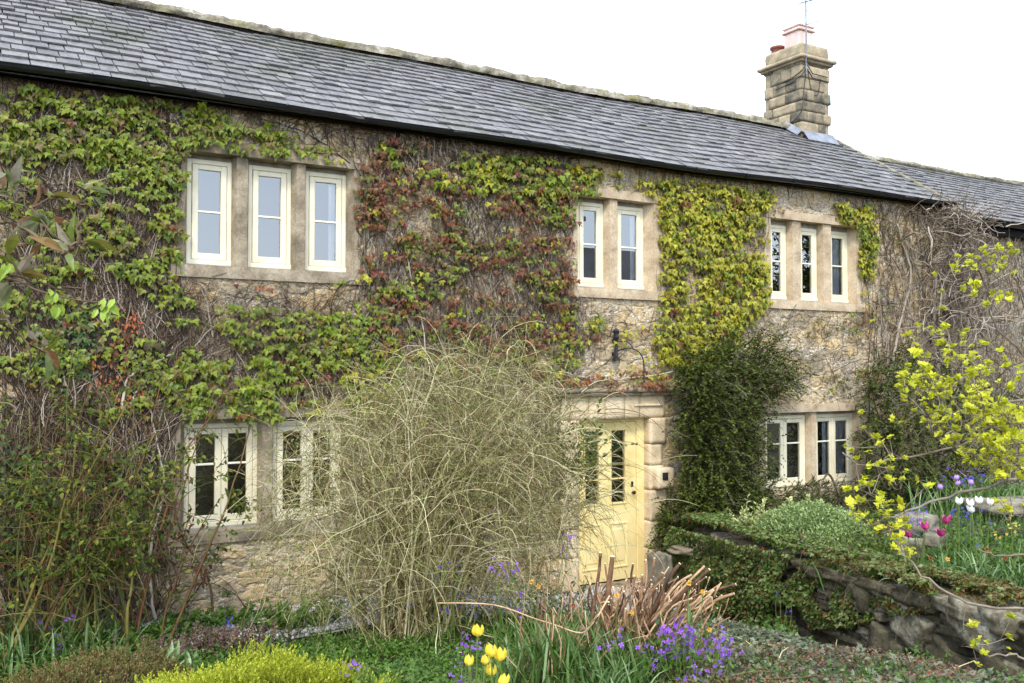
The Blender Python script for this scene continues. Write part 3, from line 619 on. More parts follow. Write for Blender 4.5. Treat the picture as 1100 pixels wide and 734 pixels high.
# neighbouring cottage, further along the same row
nb = thing('adjoining_cottage', 'lower stone cottage joined to the right end of the long house', 'cottage', (17, .1, 0))
NZ, NR = 5.27, 6.79
w = MB(); wall_grid(w, 14.36, 24, -.3, NZ+.05, .1, .12, .02, []); w.add(box8(23.99, 24, .12, 4.5, -.3, NZ), BF); w.add(box8(14.4, 24, 4.5, 4.51, -.3, NZ), BF); w.build('wall', M['wall2'], nb, smooth=True)
NT = (NR-NZ)/2.42; r_ = MB(); slates(r_, 13.95, 20.1, -.1, NZ+.02, NT, 2.42*math.sqrt(1+NT*NT), 9, .2, .16)
slates(r_, 20.1, 24.1, -.1, NZ-.12, NT, 2.42*math.sqrt(1+NT*NT), 10, .2, .16)
r_.add([[13.9, -.08, NZ-.04], [24, -.08, NZ-.04], [24, 2.32, NR-.2], [13.9, 2.32, NR-.06]], [[0, 1, 2, 3]]); r_.add([[13.9, 4.7, NZ-.04], [24, 4.7, NZ-.04], [24, 2.32, NR-.2], [13.9, 2.32, NR-.02]], [[0, 3, 2, 1]])
nr = r_.build('roof', M['slate'], nb); ridge_mesh(13.9, 20.1, 2.32, NR+.01, .1, nr, 'ridge', 5)
gutter(14.1, 24, -.13, NZ-.02, nb, .06)
s = MB(); s.add(box8(13.98, 24, -.06, -.03, NZ-.2, NZ), BF); s.build('fascia', M['fascia'], nb)
# ------------------------------------------------------------ climbing plants on the facade
def wp(poly): return [tuple(at(x, y)[[0, 2]]) for x, y in poly]
HOLES = [(o[0]-.0, o[1]+.0, o[2]-.02, o[3]-.0) for o in OP.values()]
def in_hole(x, z, m=0.):
    r = np.zeros(len(x), bool)
    for o in HOLES: r |= (x > o[0]-m) & (x < o[1]+m) & (z > o[2]-m) & (z < o[3]+m)
    return r
def vnoise(x, z, s, seed): return np.array([mn.noise(Vector((a*s, b*s, seed))) for a, b in zip(x, z)])
def sample_poly(poly, dens, rng, gate=None, gs=2.2, seed=0., hole_m=.03):
    P = np.array(wp(poly)); a, b = P.min(0), P.max(0); n = int((b-a).prod()*dens); x = rng.uniform(a[0], b[0], n); z = rng.uniform(a[1], b[1], n)
    k = inpoly(x, z, P) & ~in_hole(x, z, hole_m) & (z < 5.41); x, z = x[k], z[k]
    if gate is not None: k = vnoise(x, z, gs, seed)+.35*vnoise(x, z, gs*3.3, seed+5) > gate; x, z = x[k], z[k]
    return x, z
def creeper_leaves(mb, x, z, per, size, mis, pr, rng, tmpl=LOBED, spread=.1, out=(.03, .12), droop=1.):
    """shoots: each carries a row of leaves hanging side by side, like roof tiles"""
    K = len(x)
    if K == 0: return
    n = rng.randint(max(2, per-2), per+3, K); idx = np.repeat(np.arange(K), n); m = len(idx)
    o = rng.uniform(out[0], out[1], K)[idx]; u = rng.uniform(-1, 1, m)
    pos = np.stack([x[idx]+u*spread, -(o*(1-.5*np.abs(u))+rng.uniform(0, .03, m)), z[idx]-np.abs(u)*spread*.35+rng.normal(size=m)*.016], -1)
    k = ~in_hole(pos[:, 0], pos[:, 2], -.06); pos, idx = pos[k], idx[k]; m = len(idx)
    tip = np.stack([rng.normal(size=m)*.45, -rng.uniform(.15, .6, m), -rng.uniform(.6, 1.1, m)*droop], -1)
    nr = np.stack([rng.normal(size=m)*.35, -rng.uniform(.5, 1, m), rng.uniform(.25, .9, m)], -1)
    cm = rng.choice(mis, size=K, p=pr)[idx]; alt = rng.rand(m) < .06; cm = np.where(alt, rng.choice(mis, size=m, p=pr), cm)
    inst(mb, *tmpl, pos, frames(tip, nr), size*rng.uniform(.45, 1.5, m), cm)
def wall_stems(mb, poly, dens, rng, L=(.5, 1.4), r=(.002, .005), mi=0, lean=0., wob=.22, out=.03, n=9, gate=None, seed=0.):
    x, z = sample_poly(poly, dens, rng, gate, 1.7, seed, .05); K = len(x)
    if K == 0: return
    d = np.stack([rng.normal(size=K)*.35+lean, np.zeros(K), np.ones(K)], -1)
    P = arches(np.stack([x, np.zeros(K), z], -1), d, rng.uniform(*L, K), n=n, droop=-.15, wob=wob, rng=rng)
    P[..., 1] = -.012-out*np.abs(np.sin(P[..., 2]*5+x[:, None]*9))*rng.uniform(.1, 1, K)[:, None]
    P[..., 2] = np.minimum(P[..., 2], 5.41)
    bad = in_hole(P[..., 0].ravel(), P[..., 2].ravel(), .0).reshape(K, n).any(1); P = P[~bad]; K = len(P)
    R = rng.uniform(*r, K)[:, None]*np.linspace(1.25, .5, n)[None]; tubes(mb, P, R, 3, mi, cap=False)
def wall_trunks(mb, polys, r0, rng, mi=0, sides=6):
    for q in polys:
        p = np.array([at(x, y) for x, y in q]); p[:, 1] = -.04; p = smooth_poly(p, 30); p[:, 1] += -.02*np.sin(np.arange(30)*.7); p += rng.normal(size=p.shape)*.006
        tubes(mb, p[None], (r0*np.linspace(1, .45, 30))[None], sides, mi)
L0 = [M['lf_green'], M['lf_yel'], M['lf_red'], M['lf_olive'], M['lf_dead']]
# 1 green creeper on the left third
rg = np.random.RandomState(11); t1 = thing('virginia_creeper', 'green leaved creeper covering the left third of the house wall', 'climbing plant', (1.2, -.1, .3))
mb = MB()
allL = [(-6, 92), (200, 100), (372, 150), (372, 470), (190, 470), (190, 690), (-6, 690)]
for a, d in ((allL, 85), ([(100, 330), (200, 330), (200, 470), (185, 640), (130, 680), (90, 560)], 170), ([(200, 400), (380, 390), (380, 440), (200, 440)], 150), ([(-5, 90), (200, 120), (190, 440), (0, 440)], 130)):
    wall_stems(mb, a, d, rg, gate=-.35, seed=2.); wall_stems(mb, a, d*1.6, rg, mi=1, wob=.35, gate=-.3, seed=4.)
wall_stems(mb, [(0, 450), (190, 450), (190, 690), (0, 690)], 200, rg, mi=1, r=(.003, .007)); wall_stems(mb, [(200, 600), (340, 590), (340, 660), (200, 660)], 14, rg, mi=1)
wall_trunks(mb, [[(93, 435), (103, 400), (130, 385), (145, 360)], [(130, 440), (138, 405), (165, 390), (185, 380)], [(140, 435), (150, 415), (158, 408)], [(155, 215), (168, 190), (172, 162)], [(118, 145), (122, 130), (130, 125)], [(170, 690), (160, 600), (175, 520), (160, 440)], [(118, 690), (130, 590), (100, 500), (110, 430)]], .017, rg)
mb.build('stem', [M['vine'], M['vined']], t1, smooth=True)
mb = MB()
def reg(poly, dens, per, size, pr, gate=None, gs=2.2, seed=1., **k):
    x, z = sample_poly(poly, dens, rg, gate, gs, seed); creeper_leaves(mb, x, z, per, size, list(range(5)), pr, rg, **k)
g = [.90, .0, .02, .08, 0]; gy = [.72, .12, .06, .10, 0]; rd = [.1, .03, .72, .15, 0]; mx = [.35, .1, .4, .15, 0]
reg([(-6, 92), (190, 108), (340, 145), (335, 168), (196, 158), (190, 175), (-6, 165)], 148.75, 8, 0.047, g)
reg([(-6, 150), (196, 150), (196, 300), (-6, 300)], 130, 8, 0.045, g, gate=-.1, seed=3.)
reg([(-6, 290), (200, 290), (205, 440), (160, 450), (90, 440), (-6, 440)], 130, 7, 0.045, g, gate=-.05, seed=3.)
reg([(150, 170), (196, 170), (196, 300), (150, 300)], 70, 8, 0.0504, g, gate=-.15, seed=8.)
reg([(196, 322), (375, 335), (375, 395), (196, 400)], 120, 7, 0.045, g, gate=-.18, seed=6.)
reg([(160, 375), (290, 385), (300, 446), (190, 446), (160, 430)], 108.5, 8, 0.05616, g, gate=-.2, seed=9.)
reg([(290, 340), (420, 330), (430, 440), (300, 446)], 120, 7, 0.045, gy, gate=-.2, seed=12.)
reg([(300, 150), (375, 160), (380, 190), (300, 172)], 78.75, 6, 0.0432, gy, gate=-.1, seed=2.)
reg([(200, 292), (372, 300), (372, 335), (200, 325)], 24.5, 4, 0.036, mx, gate=.1, seed=2.)
reg([(150, 430), (200, 440), (190, 640), (120, 680)], 10.5, 4, 0.036, [.5, .1, .2, .2, 0], gate=.1)
x, z = sample_poly([(92, 335), (150, 330), (165, 400), (145, 450), (100, 440)], 260, rg, -.1, 4, 3.); creeper_leaves(mb, x, z, 3, .034, [4], [1.], rg, tmpl=OVAL, spread=.05, out=(.02, .05))
mb.build('leaves', L0, t1)
# 2 red-brown creeper, centre
rg = np.random.RandomState(12); t2 = thing('virginia_creeper', 'reddish brown creeper with bare tangled stems on the middle of the wall', 'climbing plant', (5, -.1, .2)); mb = MB()
C2 = [(372, 140), (640, 180), (640, 385), (620, 420), (420, 470), (372, 470)]
wall_stems(mb, C2, 120, rg, gate=-.25); wall_stems(mb, C2, 150, rg, mi=1, gate=-.3, wob=.3); wall_stems(mb, [(400, 430), (615, 420), (610, 600), (380, 640)], 70, rg, mi=1)
wall_trunks(mb, [[(520, 620), (500, 480), (520, 360), (500, 260)], [(560, 600), (575, 450), (570, 330), (590, 250)], [(545, 290), (556, 270), (548, 255)], [(470, 600), (440, 470), (455, 380), (430, 250)], [(420, 330), (470, 300), (520, 280), (545, 250)], [(720, 400), (660, 408), (610, 402), (585, 385)]], .014, rg)
mb.build('stem', [M['vine'], M['vined']], t2, smooth=True); mb = MB()
reg([(372, 142), (480, 158), (480, 185), (460, 190), (372, 172)], 131.25, 8, 0.04464, [.5, .08, .3, .12, 0], gate=-.25)
reg([(372, 165), (420, 180), (430, 300), (372, 300)], 90, 7, 0.0432, rd, gate=-.12)
reg([(470, 155), (640, 178), (640, 212), (560, 214), (470, 200)], 175, 8, 0.0504, [.72, .18, .06, .04, 0], gate=-.45)
reg([(560, 195), (628, 205), (608, 250), (575, 240)], 96.25, 7, 0.0468, gy, gate=-.2)
reg([(380, 185), (620, 200), (612, 400), (400, 400)], 115, 6, 0.042, rd, gate=-.08, gs=3., seed=21.)
reg([(380, 185), (620, 230), (612, 400), (380, 400)], 60, 6, 0.0432, gy, gate=.0, gs=3., seed=31.)
reg([(375, 280), (450, 300), (460, 420), (375, 440)], 52.5, 7, 0.04752, gy, gate=-.05, seed=5.)
reg([(598, 320), (622, 320), (645, 340), (612, 400), (590, 400)], 131.25, 7, 0.0432, [.5, .3, .12, .08, 0], gate=-.3)
reg([(598, 240), (616, 235), (616, 320), (598, 320)], 43.75, 5, 0.036, rd, gate=-.1)
reg([(590, 398), (720, 398), (718, 416), (590, 416)], 175, 6, 0.036, [.08, .1, .6, .12, .1], out=(.1, .2), gate=-.3)
mb.build('leaves', L0, t2)
# 3 yellow-green ivy between the two right windows of the upper floor
rg = np.random.RandomState(13); t3 = thing('boston_ivy', 'bright yellow green ivy in a broad drape to the right of the middle upper window', 'climbing plant', (8.8, -.1, .2)); mb = MB()
C3 = [(640, 182), (900, 214), (826, 240), (822, 330), (780, 390), (715, 412), (706, 320), (704, 215), (640, 205)]
wall_stems(mb, C3, 60, rg); wall_stems(mb, [(640, 330), (720, 330), (720, 400), (640, 400)], 30, rg, mi=1, wob=.4); wall_trunks(mb, [[(735, 600), (745, 480), (738, 380), (760, 280)], [(745, 560), (762, 420), (790, 300)]], .014, rg)
mb.build('stem', [M['vine'], M['vined']], t3, smooth=True); mb = MB(); yg = [.22, .68, .03, .07, 0]
reg([(700, 190), (826, 205), (818, 238), (822, 330), (800, 345), (775, 385), (735, 395), (700, 380), (712, 320), (706, 215)], 240, 8, 0.047, yg, gate=-.5, gs=1.6, seed=3.)
reg([(640, 184), (706, 190), (706, 212), (640, 203)], 78.75, 6, 0.0432, [.3, .5, .12, .08, 0], gate=-.1)
reg([(820, 212), (850, 218), (842, 236), (820, 236)], 70, 5, 0.0396, [.2, .2, .4, .2, 0], gate=-.1)
reg([(660, 345), (715, 350), (715, 400), (665, 400)], 52.5, 6, 0.0396, yg, gate=.0, gs=4.)
mb.build('leaves', L0, t3)
# 4 small drape beyond the last window
rg = np.random.RandomState(14); t4 = thing('boston_ivy', 'small narrow drape of yellow green ivy right of the upper right window', 'climbing plant', (12, -.1, 3.)); mb = MB()
wall_stems(mb, [(898, 222), (945, 228), (940, 300), (930, 380), (922, 380), (925, 300)], 60, rg); wall_trunks(mb, [[(928, 560), (930, 450), (932, 350), (925, 260)]], .012, rg); mb.build('stem', [M['vine']], t4, smooth=True); mb = MB()
reg([(896, 217), (938, 222), (936, 268), (932, 300), (920, 290), (914, 244), (900, 236)], 210, 8, 0.04896, [.45, .5, 0, .05, 0])
reg([(924, 290), (938, 290), (936, 345), (926, 345)], 122.5, 5, 0.0396, [.3, .45, .15, .1, 0], gate=-.1, gs=4.)
reg([(912, 335), (926, 335), (926, 390), (914, 390)], 78.75, 5, 0.036, [.3, .3, .2, .2, 0], gate=0, gs=4.)
mb.build('leaves', L0, t4)
# 5 thin bare vine below the upper right window
rg = np.random.RandomState(15); t5 = thing('wall_vine', 'thin olive vine spreading on the bare stone between the two right windows', 'climbing plant', (10.6, -.1, 2.9)); mb = MB()
C5 = [(800, 335), (928, 338), (922, 400), (880, 425), (830, 420), (800, 380)]
wall_stems(mb, C5, 34, rg, L=(.3, .9), r=(.0025, .005), wob=.5, lean=.6); wall_stems(mb, C5, 25, rg, L=(.3, .9), r=(.0025, .005), wob=.5, lean=-.9); mb.build('stem', [M['vine']], t5, smooth=True); mb = MB()
reg([(815, 338), (926, 342), (922, 365), (815, 362)], 105, 5, 0.0288, [.1, .05, .15, .7, 0], gate=-.05, gs=3.); reg([(880, 405), (925, 390), (925, 425), (880, 425)], 70, 5, 0.036, [.2, 0, 0, .8, 0], gate=-.2); mb.build('leaves', L0, t5)
# 6 bare climber on the far right
rg = np.random.RandomState(16); t6 = thing('bare_climber', 'leafless grey climber with a knotted mass of branches at the right end of the wall', 'climbing plant', (13.6, -.2, .6)); mb = MB()
C6 = [(930, 226), (1030, 236), (1100, 262), (1105, 440), (1030, 470), (935, 430)]
wall_stems(mb, C6, 26, rg, r=(.003, .007)); wall_stems(mb, C6, 26, rg, r=(.003, .007), wob=.5, lean=.5); wall_stems(mb, C6, 22, rg, wob=.45, lean=-.6, mi=1)
wall_trunks(mb, [[(1000, 560), (1010, 440), (1000, 330), (1015, 240)], [(1040, 560), (1030, 400), (1045, 300), (1020, 235)], [(960, 520), (955, 400), (975, 300), (960, 240)], [(985, 480), (990, 380), (1030, 320), (1060, 260)]], .03, rg, 0)
K = 420; st_ = np.array([13.75, -.35, 4.0])+rg.normal(size=(K, 3))*[.55, .18, .85]; d = rdir(K, rg)*[1, .6, 1]+[0, -.2, .25]
P = arches(st_, d, rg.uniform(.4, 1.3, K), n=8, droop=.35, wob=.35, rng=rg); P = P[P[:, :, 2].max(1) < 5.6]; K = len(P); tubes(mb, P, rg.uniform(.003, .011, K)[:, None]*np.linspace(1.2, .4, 8), 4)
K = 170; st_ = np.array([13.9, -.3, 5.0])+rg.normal(size=(K, 3))*[.4, .12, .22]; P = arches(st_, rdir(K, rg)*[1, .6, 1]+[0, -.3, .5], rg.uniform(.3, .8, K), n=8, droop=.1, wob=.4, rng=rg); P = P[P[:, :, 2].max(1) < 5.75]; K = len(P); tubes(mb, P, rg.uniform(.003, .009, K)[:, None]*np.linspace(1.2, .4, 8), 4)
P = arches(np.tile([13.95, -.35, 5.1], (7, 1)), [[.2, 0, 1], [.6, -.1, 1], [.5, 0, .7], [-.3, 0, .6], [1, 0, .5], [.9, -.1, .9], [-.7, 0, .4]], [.7, .75, .9, .6, .8, .6, .6], n=10, droop=.25, wob=.12, rng=rg); P = P[P[:, :, 2].max(1) < 5.85]; tubes(mb, P, np.linspace(.01, .005, 10)[None], 4)
K = 90; st_ = np.array([13.2, -.25, 2.4])+rg.normal(size=(K, 3))*[.9, .1, .7]; P = arches(st_, rdir(K, rg)*[1, .4, 1], rg.uniform(.5, 1.5, K), n=9, droop=.5, wob=.3, rng=rg); tubes(mb, P, rg.uniform(.004, .012, K)[:, None]*np.linspace(1.2, .4, 9), 4)
mb.build('branch', [M['vine'], M['vined']], t6, smooth=True); mb = MB()
reg([(935, 228), (1010, 235), (1000, 270), (940, 270)], 87.5, 4, 0.0252, [.2, .1, .1, .6, 0], gate=.0, gs=3.); reg(C6, 21, 4, 0.0252, [.2, .3, .1, .4, 0], gate=.05)
mb.build('leaves', L0, t6)
# 7 dark ivy patches low on the left
rg = np.random.RandomState(17); t7 = thing('ivy', 'small leaved dark ivy growing among the creeper at the left edge of the wall', 'climbing plant', (.9, -.1, .3)); mb = MB()
wall_stems(mb, [(0, 330), (95, 330), (80, 560), (0, 640)], 40, rg, mi=0); mb.build('stem', [M['vined']], t7); mb = MB()
for q, d in (([(28, 340), (98, 330), (92, 405), (70, 418), (28, 400)], 170), ([(-5, 470), (30, 470), (25, 600), (-5, 640)], 150), ([(-5, 620), (60, 600), (80, 690), (-5, 690)], 90)):
    x, z = sample_poly(q, d, rg, -.15, 3.); creeper_leaves(mb, x, z, 5, .045, [0], [1.], rg, tmpl=IVY, spread=.06, out=(.03, .09))
x, z = sample_poly([(215, 520), (236, 520), (246, 668), (222, 668)], 60, rg, -.1, 4.); creeper_leaves(mb, x, z, 5, .035, [0], [1.], rg, tmpl=IVY, spread=.05)
mb.build('leaves', [M['lf_ivy']], t7)

# ------------------------------------------------------------ shrubs
def along(P, K, rng, lo=.15):             # random points + tangents on a bundle of curves
    i = rng.randint(0, P.shape[0], K); u = rng.uniform(lo, .999, K)*(P.shape[1]-1); k = u.astype(int); f = (u-k)[:, None]
    k2 = np.minimum(k+1, P.shape[1]-1); a, b = P[i, k], P[i, k2]; return a+(b-a)*f, nrmz(b-a+1e-6), u/(P.shape[1]-1)
def leaves_on(mb, P, K, size, tmpl, rng, mi=0, lo=.2, up=.3, spread=.01):
    p, t, u = along(P, K, rng, lo); d = nrmz(t*.7+rdir(K, rng)*.8+[0, 0, up]); inst(mb, *tmpl, p+rdir(K, rng)*spread, frames(d, rdir(K, rng)*.6+[0, -.3, .8]), size*rng.uniform(.6, 1.3, K), mi)
# the big arching straw coloured bush
rg = np.random.RandomState(21); b0 = np.array([3.35, -2.35, float(ground_z(3.35, -2.35))])
bb_ = thing('arching_bush', 'huge tangled bush of bare straw coloured arching twigs in front of the wall', 'shrub', b0); mb = MB()
bc = b0+np.array([.36, .12, 1.18]); br3 = np.array([1.5, .85, 1.2])
def in_bush(K):                             # points filling a lumpy rounded crown, more of them in the outer half
    v = rdir(K, rg)*(rg.rand(K)**.45)[:, None]; l = 1+.32*np.array([mn.noise(Vector(q)*1.8) for q in v]); q = bc+v*br3*l[:, None]+np.array([0, 0, .12])*(v[:, :1] > 0); q[:, 0] -= .12*np.maximum(0, .2-v[:, 2]); q[:, 2] = np.maximum(q[:, 2], b0[2]+rg.uniform(.1, .5, K)); return q
K = 210; an = rg.uniform(0, 2*math.pi, K); rad = rg.uniform(0, .38, K); s0 = b0+np.stack([np.cos(an)*rad*1.2, np.sin(an)*rad*.7, np.zeros(K)-.05], -1); e = in_bush(K)
P1 = np.array([smooth_poly([a, a*.6+c*.4+[(a[0]-bc[0])*.1, 0, .45]+rg.normal(size=3)*.08, a*.22+c*.78+[0, 0, .32]+rg.normal(size=3)*.08, c], 14) for a, c in zip(s0, e)]); tubes(mb, P1, rg.uniform(.004, .009, K)[:, None]*np.linspace(1.3, .35, 14), 5, 0)
def tang(q): v = (q-bc)/br3; return nrmz(np.cross(rdir(len(q), rg), v)+v*.35)
K = 2700; q = in_bush(K); P2 = arches(q, tang(q)+[0, 0, .25], rg.uniform(.3, .95, K), n=9, droop=rg.uniform(.1, 1.3, K), wob=.17, rng=rg); tubes(mb, P2, rg.uniform(.0014, .0032, K)[:, None]*np.linspace(1.2, .5, 9), 3, np.repeat(rg.choice([0, 0, 1], K), 24), cap=False)
K = 5600; q = in_bush(K); P3 = arches(q, tang(q)+[0, 0, .1], rg.uniform(.15, .6, K), n=6, droop=rg.uniform(0, 1., K), wob=.22, rng=rg); tubes(mb, P3, rg.uniform(.0010, .0021, K)[:, None]*np.linspace(1.1, .6, 6), 3, np.repeat((rg.rand(K) < .35).astype(int), 15), cap=False)
K = 170; q = in_bush(K*6); q = q[q[:, 2] > bc[2]-.3][:K]; K = len(q); P4 = arches(q, (q-bc)/br3*.7+rdir(K, rg)*[.6, .4, .3]+[0, -.1, .5], rg.uniform(.4, .95, K), n=14, droop=rg.uniform(.3, 1.5, K), wob=.08, rng=rg); tubes(mb, P4, np.linspace(.0038, .0014, 14)[None], 4, 0)
K = 60; q = bc+np.stack([rg.uniform(.6, 1.45, K), rg.uniform(-.5, .3, K), rg.uniform(-.6, 1.0, K)], -1); P5 = arches(q, np.stack([np.ones(K), rg.normal(size=K)*.3, rg.uniform(-.1, .9, K)], -1), rg.uniform(.6, 1.25, K), n=12, droop=rg.uniform(.3, 1.4, K), wob=.09, rng=rg); tubes(mb, P5, np.linspace(.004, .0016, 12)[None], 4, 0)
mb.build('branch', [M['straw'], M['strawg']], bb_, smooth=True); mb = MB(); leaves_on(mb, P2, 5000, .024, OVAL, rg); leaves_on(mb, P3, 9000, .021, OVAL, rg); leaves_on(mb, P4, 500, .024, OVAL, rg)
mb.build('leaves', [M['lf_shrub']], bb_)
# dense small leaf sprays
def spray_bush(name, label, base, sprays, rng, mats, twig, leaf, tmpl=KITE, per=26, L=(.18, .4), droop=.5, trunk=None, cat='shrub', wob=.12, tr=(.0015, .003), up=.25, flat=True):
    o = thing(name, label, cat, base); pos, dr = sprays; K = len(pos)
    P = arches(pos, dr, rng.uniform(*L, K), n=7, droop=droop, wob=wob, rng=rng); mb = MB(); tubes(mb, P, rng.uniform(*tr, K)[:, None]*np.linspace(1.2, .5, 7), 3, 0, cap=False)
    if trunk is not None: trunk(mb)
    mb.build('branch', twig, o); mb = MB(); i = np.repeat(np.arange(K), per); m = len(i); u = np.tile(np.linspace(.08, 1, per), K)*(6-1e-4); k = u.astype(int); f = (u-k)[:, None]
    a, b = P[i, k], P[i, k+1]; p = a+(b-a)*f; t = nrmz(b-a); sd = nrmz(np.cross(t, [0, 0, 1.])+1e-4)*np.where(np.arange(m) % 2, 1, -1)[:, None]
    d = t*.7+sd*.75+rng.normal(size=(m, 3))*.25+[0, 0, up*.4]; inst(mb, *tmpl, p, frames(d, np.array([0, -.35, 1.])+rng.normal(size=(m, 3))*.4), leaf*rng.uniform(.7, 1.25, m), rng.randint(0, len(mats), K)[i] if len(mats) > 1 else 0)
    mb.build('leaves', mats, o); return o
def px_volume(poly, K, rng, y0, y1, dense_front=True, gate=None):
    """points in front of the wall whose outline was surveyed from the photograph; depth from y0 (front) to y1 (wall)"""
    out = []; P = np.array(poly, float); a, b = P.min(0), P.max(0)
    while len(out) < K:
        q = rng.uniform(a, b)
        if not inpoly(np.array([q[0]]), np.array([q[1]]), P)[0]: continue
        dist = min(1., min(np.linalg.norm(q-P[i]-(P[(i+1) % len(P)]-P[i])*np.clip(np.dot(q-P[i], P[(i+1) % len(P)]-P[i])/np.dot(P[(i+1) % len(P)]-P[i], P[(i+1) % len(P)]-P[i]), 0, 1)) for i in range(len(P)))/45)
        y = y1+(y0-y1)*math.sqrt(dist)*rng.uniform(.35, 1.)
        out.append(at(q[0], q[1], y))
    return np.array(out)
rg = np.random.RandomState(22)
def evergreen(name, label, poly, y0, K, leafm, base, seed, leaf=.024, drp=.7, L=(.2, .5), per=24, tmpl=KITE):
    rng = np.random.RandomState(seed); pos = px_volume(poly, K, rng, y0, -.06)
    ctr = pos.mean(0); d = np.stack([rng.normal(size=K)*.6+(pos[:, 0]-ctr[0])*.35, -rng.uniform(.2, 1, K), rng.uniform(-.4, 1.0, K)], -1)
    def tr(mb):
        for i in range(12):
            j = rng.randint(0, K); P = smooth_poly([base+rng.normal(size=3)*.08*[1, 1, 0], (base+pos[j])/2+rng.normal(size=3)*.15+[0, .1, .2], pos[j]], 16); tubes(mb, P[None], np.linspace(.028, .005, 16)[None], 6)
    return spray_bush(name, label, base, (pos, d), rng, leafm, [M['bark']], leaf, tmpl=tmpl, per=per, L=L, droop=drp, trunk=tr)
evergreen('evergreen_shrub', 'tall dark evergreen shrub with drooping sprays filling the wall right of the door', [(728, 440), (728, 400), (745, 382), (782, 366), (822, 374), (850, 398), (846, 416), (818, 434), (808, 456), (816, 480), (808, 505), (822, 530), (828, 560), (792, 584), (745, 594), (702, 588), (712, 548), (736, 520), (730, 480)], -.8, 2500, [M['lf_yew'], M['lf_yew']], np.array([8.9, -.45, .3]), 31, leaf=.034, per=22, L=(.18, .55), drp=.45, tmpl=(KITE[0]*[1.6, 1, 1], KITE[1]))
evergreen('evergreen_shrub', 'dark green shrub in shade right of the lower right window', [(925, 440), (932, 395), (960, 378), (1010, 392), (1060, 420), (1105, 430), (1105, 545), (1000, 552), (930, 540), (922, 480)], -.9, 1700, [M['lf_yew'], M['lf_hedge']], np.array([12.9, -.45, .5]), 32, leaf=.036, per=20, tmpl=(KITE[0]*[1.7, 1, 1], KITE[1]))
evergreen('clipped_hedge', 'low dark clipped hedge under the lower right window', [(838, 528), (870, 518), (925, 522), (1000, 540), (1000, 580), (838, 580)], -.95, 1500, [M['lf_hedge']], np.array([11, -.5, .45]), 33, leaf=.026, drp=.1, L=(.1, .24), per=20)
# grey-green dome
def dome(name, label, ctr, r, K, rng, mats, leaf, tmpl, per, L, twig, lumps=.06, up=.5, droop=0., cat='shrub', side=.75, ztilt=0.):
    u = rng.uniform(0, 1, K); ph = rng.uniform(0, 2*math.pi, K); el = np.arcsin(u*1.05-.05 if False else np.clip(u, 0, 1)); n = np.stack([np.cos(ph)*np.cos(el), np.sin(ph)*np.cos(el), np.sin(el)], -1)
    lm = 1+lumps*np.array([mn.noise(Vector(v)*3.1+Vector(ctr)) for v in n])*2+lumps*np.array([mn.noise(Vector(v)*8.1) for v in n]); inn = rng.uniform(.86, 1., K)
    pos = np.array(ctr)+n*np.array(r)*(lm*inn)[:, None]; d = n+np.array([0, 0, up])+rng.normal(size=(K, 3))*.18
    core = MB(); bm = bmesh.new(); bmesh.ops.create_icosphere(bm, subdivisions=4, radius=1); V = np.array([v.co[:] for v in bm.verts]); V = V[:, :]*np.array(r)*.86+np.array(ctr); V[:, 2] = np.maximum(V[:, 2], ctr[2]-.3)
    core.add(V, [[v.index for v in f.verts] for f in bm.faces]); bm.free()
    o = thing(name, label, cat, ctr); P = arches(pos, d, rng.uniform(*L, K), n=5, droop=droop, wob=.1, rng=rng); mb = MB()
    i = np.repeat(np.arange(K), per); m = len(i); uu = np.tile(np.linspace(.05, 1, per), K)*(4-1e-4); k = uu.astype(int); f = (uu-k)[:, None]; a, b = P[i, k], P[i, k+1]; t = nrmz(b-a)
    sd = rdir(m, rng); sd = nrmz(sd-t*(sd*t).sum(1, keepdims=True)); inst(mb, *tmpl, a+(b-a)*f, frames(t*.8+sd*side, t*.2+rdir(m, rng)*.4+[0, 0, .8]), leaf*rng.uniform(.7, 1.3, m), rng.randint(0, len(mats), K)[i])
    mb.build('leaves', mats, o); core.build('branch', twig, o, smooth=True); return o
rg = np.random.RandomState(23)
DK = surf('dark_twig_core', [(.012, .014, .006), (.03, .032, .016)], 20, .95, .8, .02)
hz = atd(868, 592, 10.0); dome('hebe_mound', 'smooth rounded grey green mound of foliage behind the ivy covered wall', (hz[0]+.05, hz[1], hz[2]+.02), (.62, .58, .42), 6500, rg, [M['lf_hebe']], .026, OVAL, 10, (.05, .09), [DK], lumps=.04)
hz = atd(250, 780, 5.3); dome('golden_conifer', 'low spreading golden yellow conifer at the bottom edge of the garden', (hz[0], hz[1], hz[2]-.22), (.95, .52, .5), 6200, rg, [M['lf_gold']], .017, KITE, 16, (.06, .13), [DK], lumps=.14, up=.55, side=.6)
hz = atd(110, 752, 6.0); dome('heather_mound', 'low dull green and russet heather mound at the lower left', (hz[0], hz[1], hz[2]-.22), (.68, .5, .44), 4200, rg, [M['lf_heath']], .016, KITE, 12, (.05, .1), [DK], lumps=.12, side=.7)
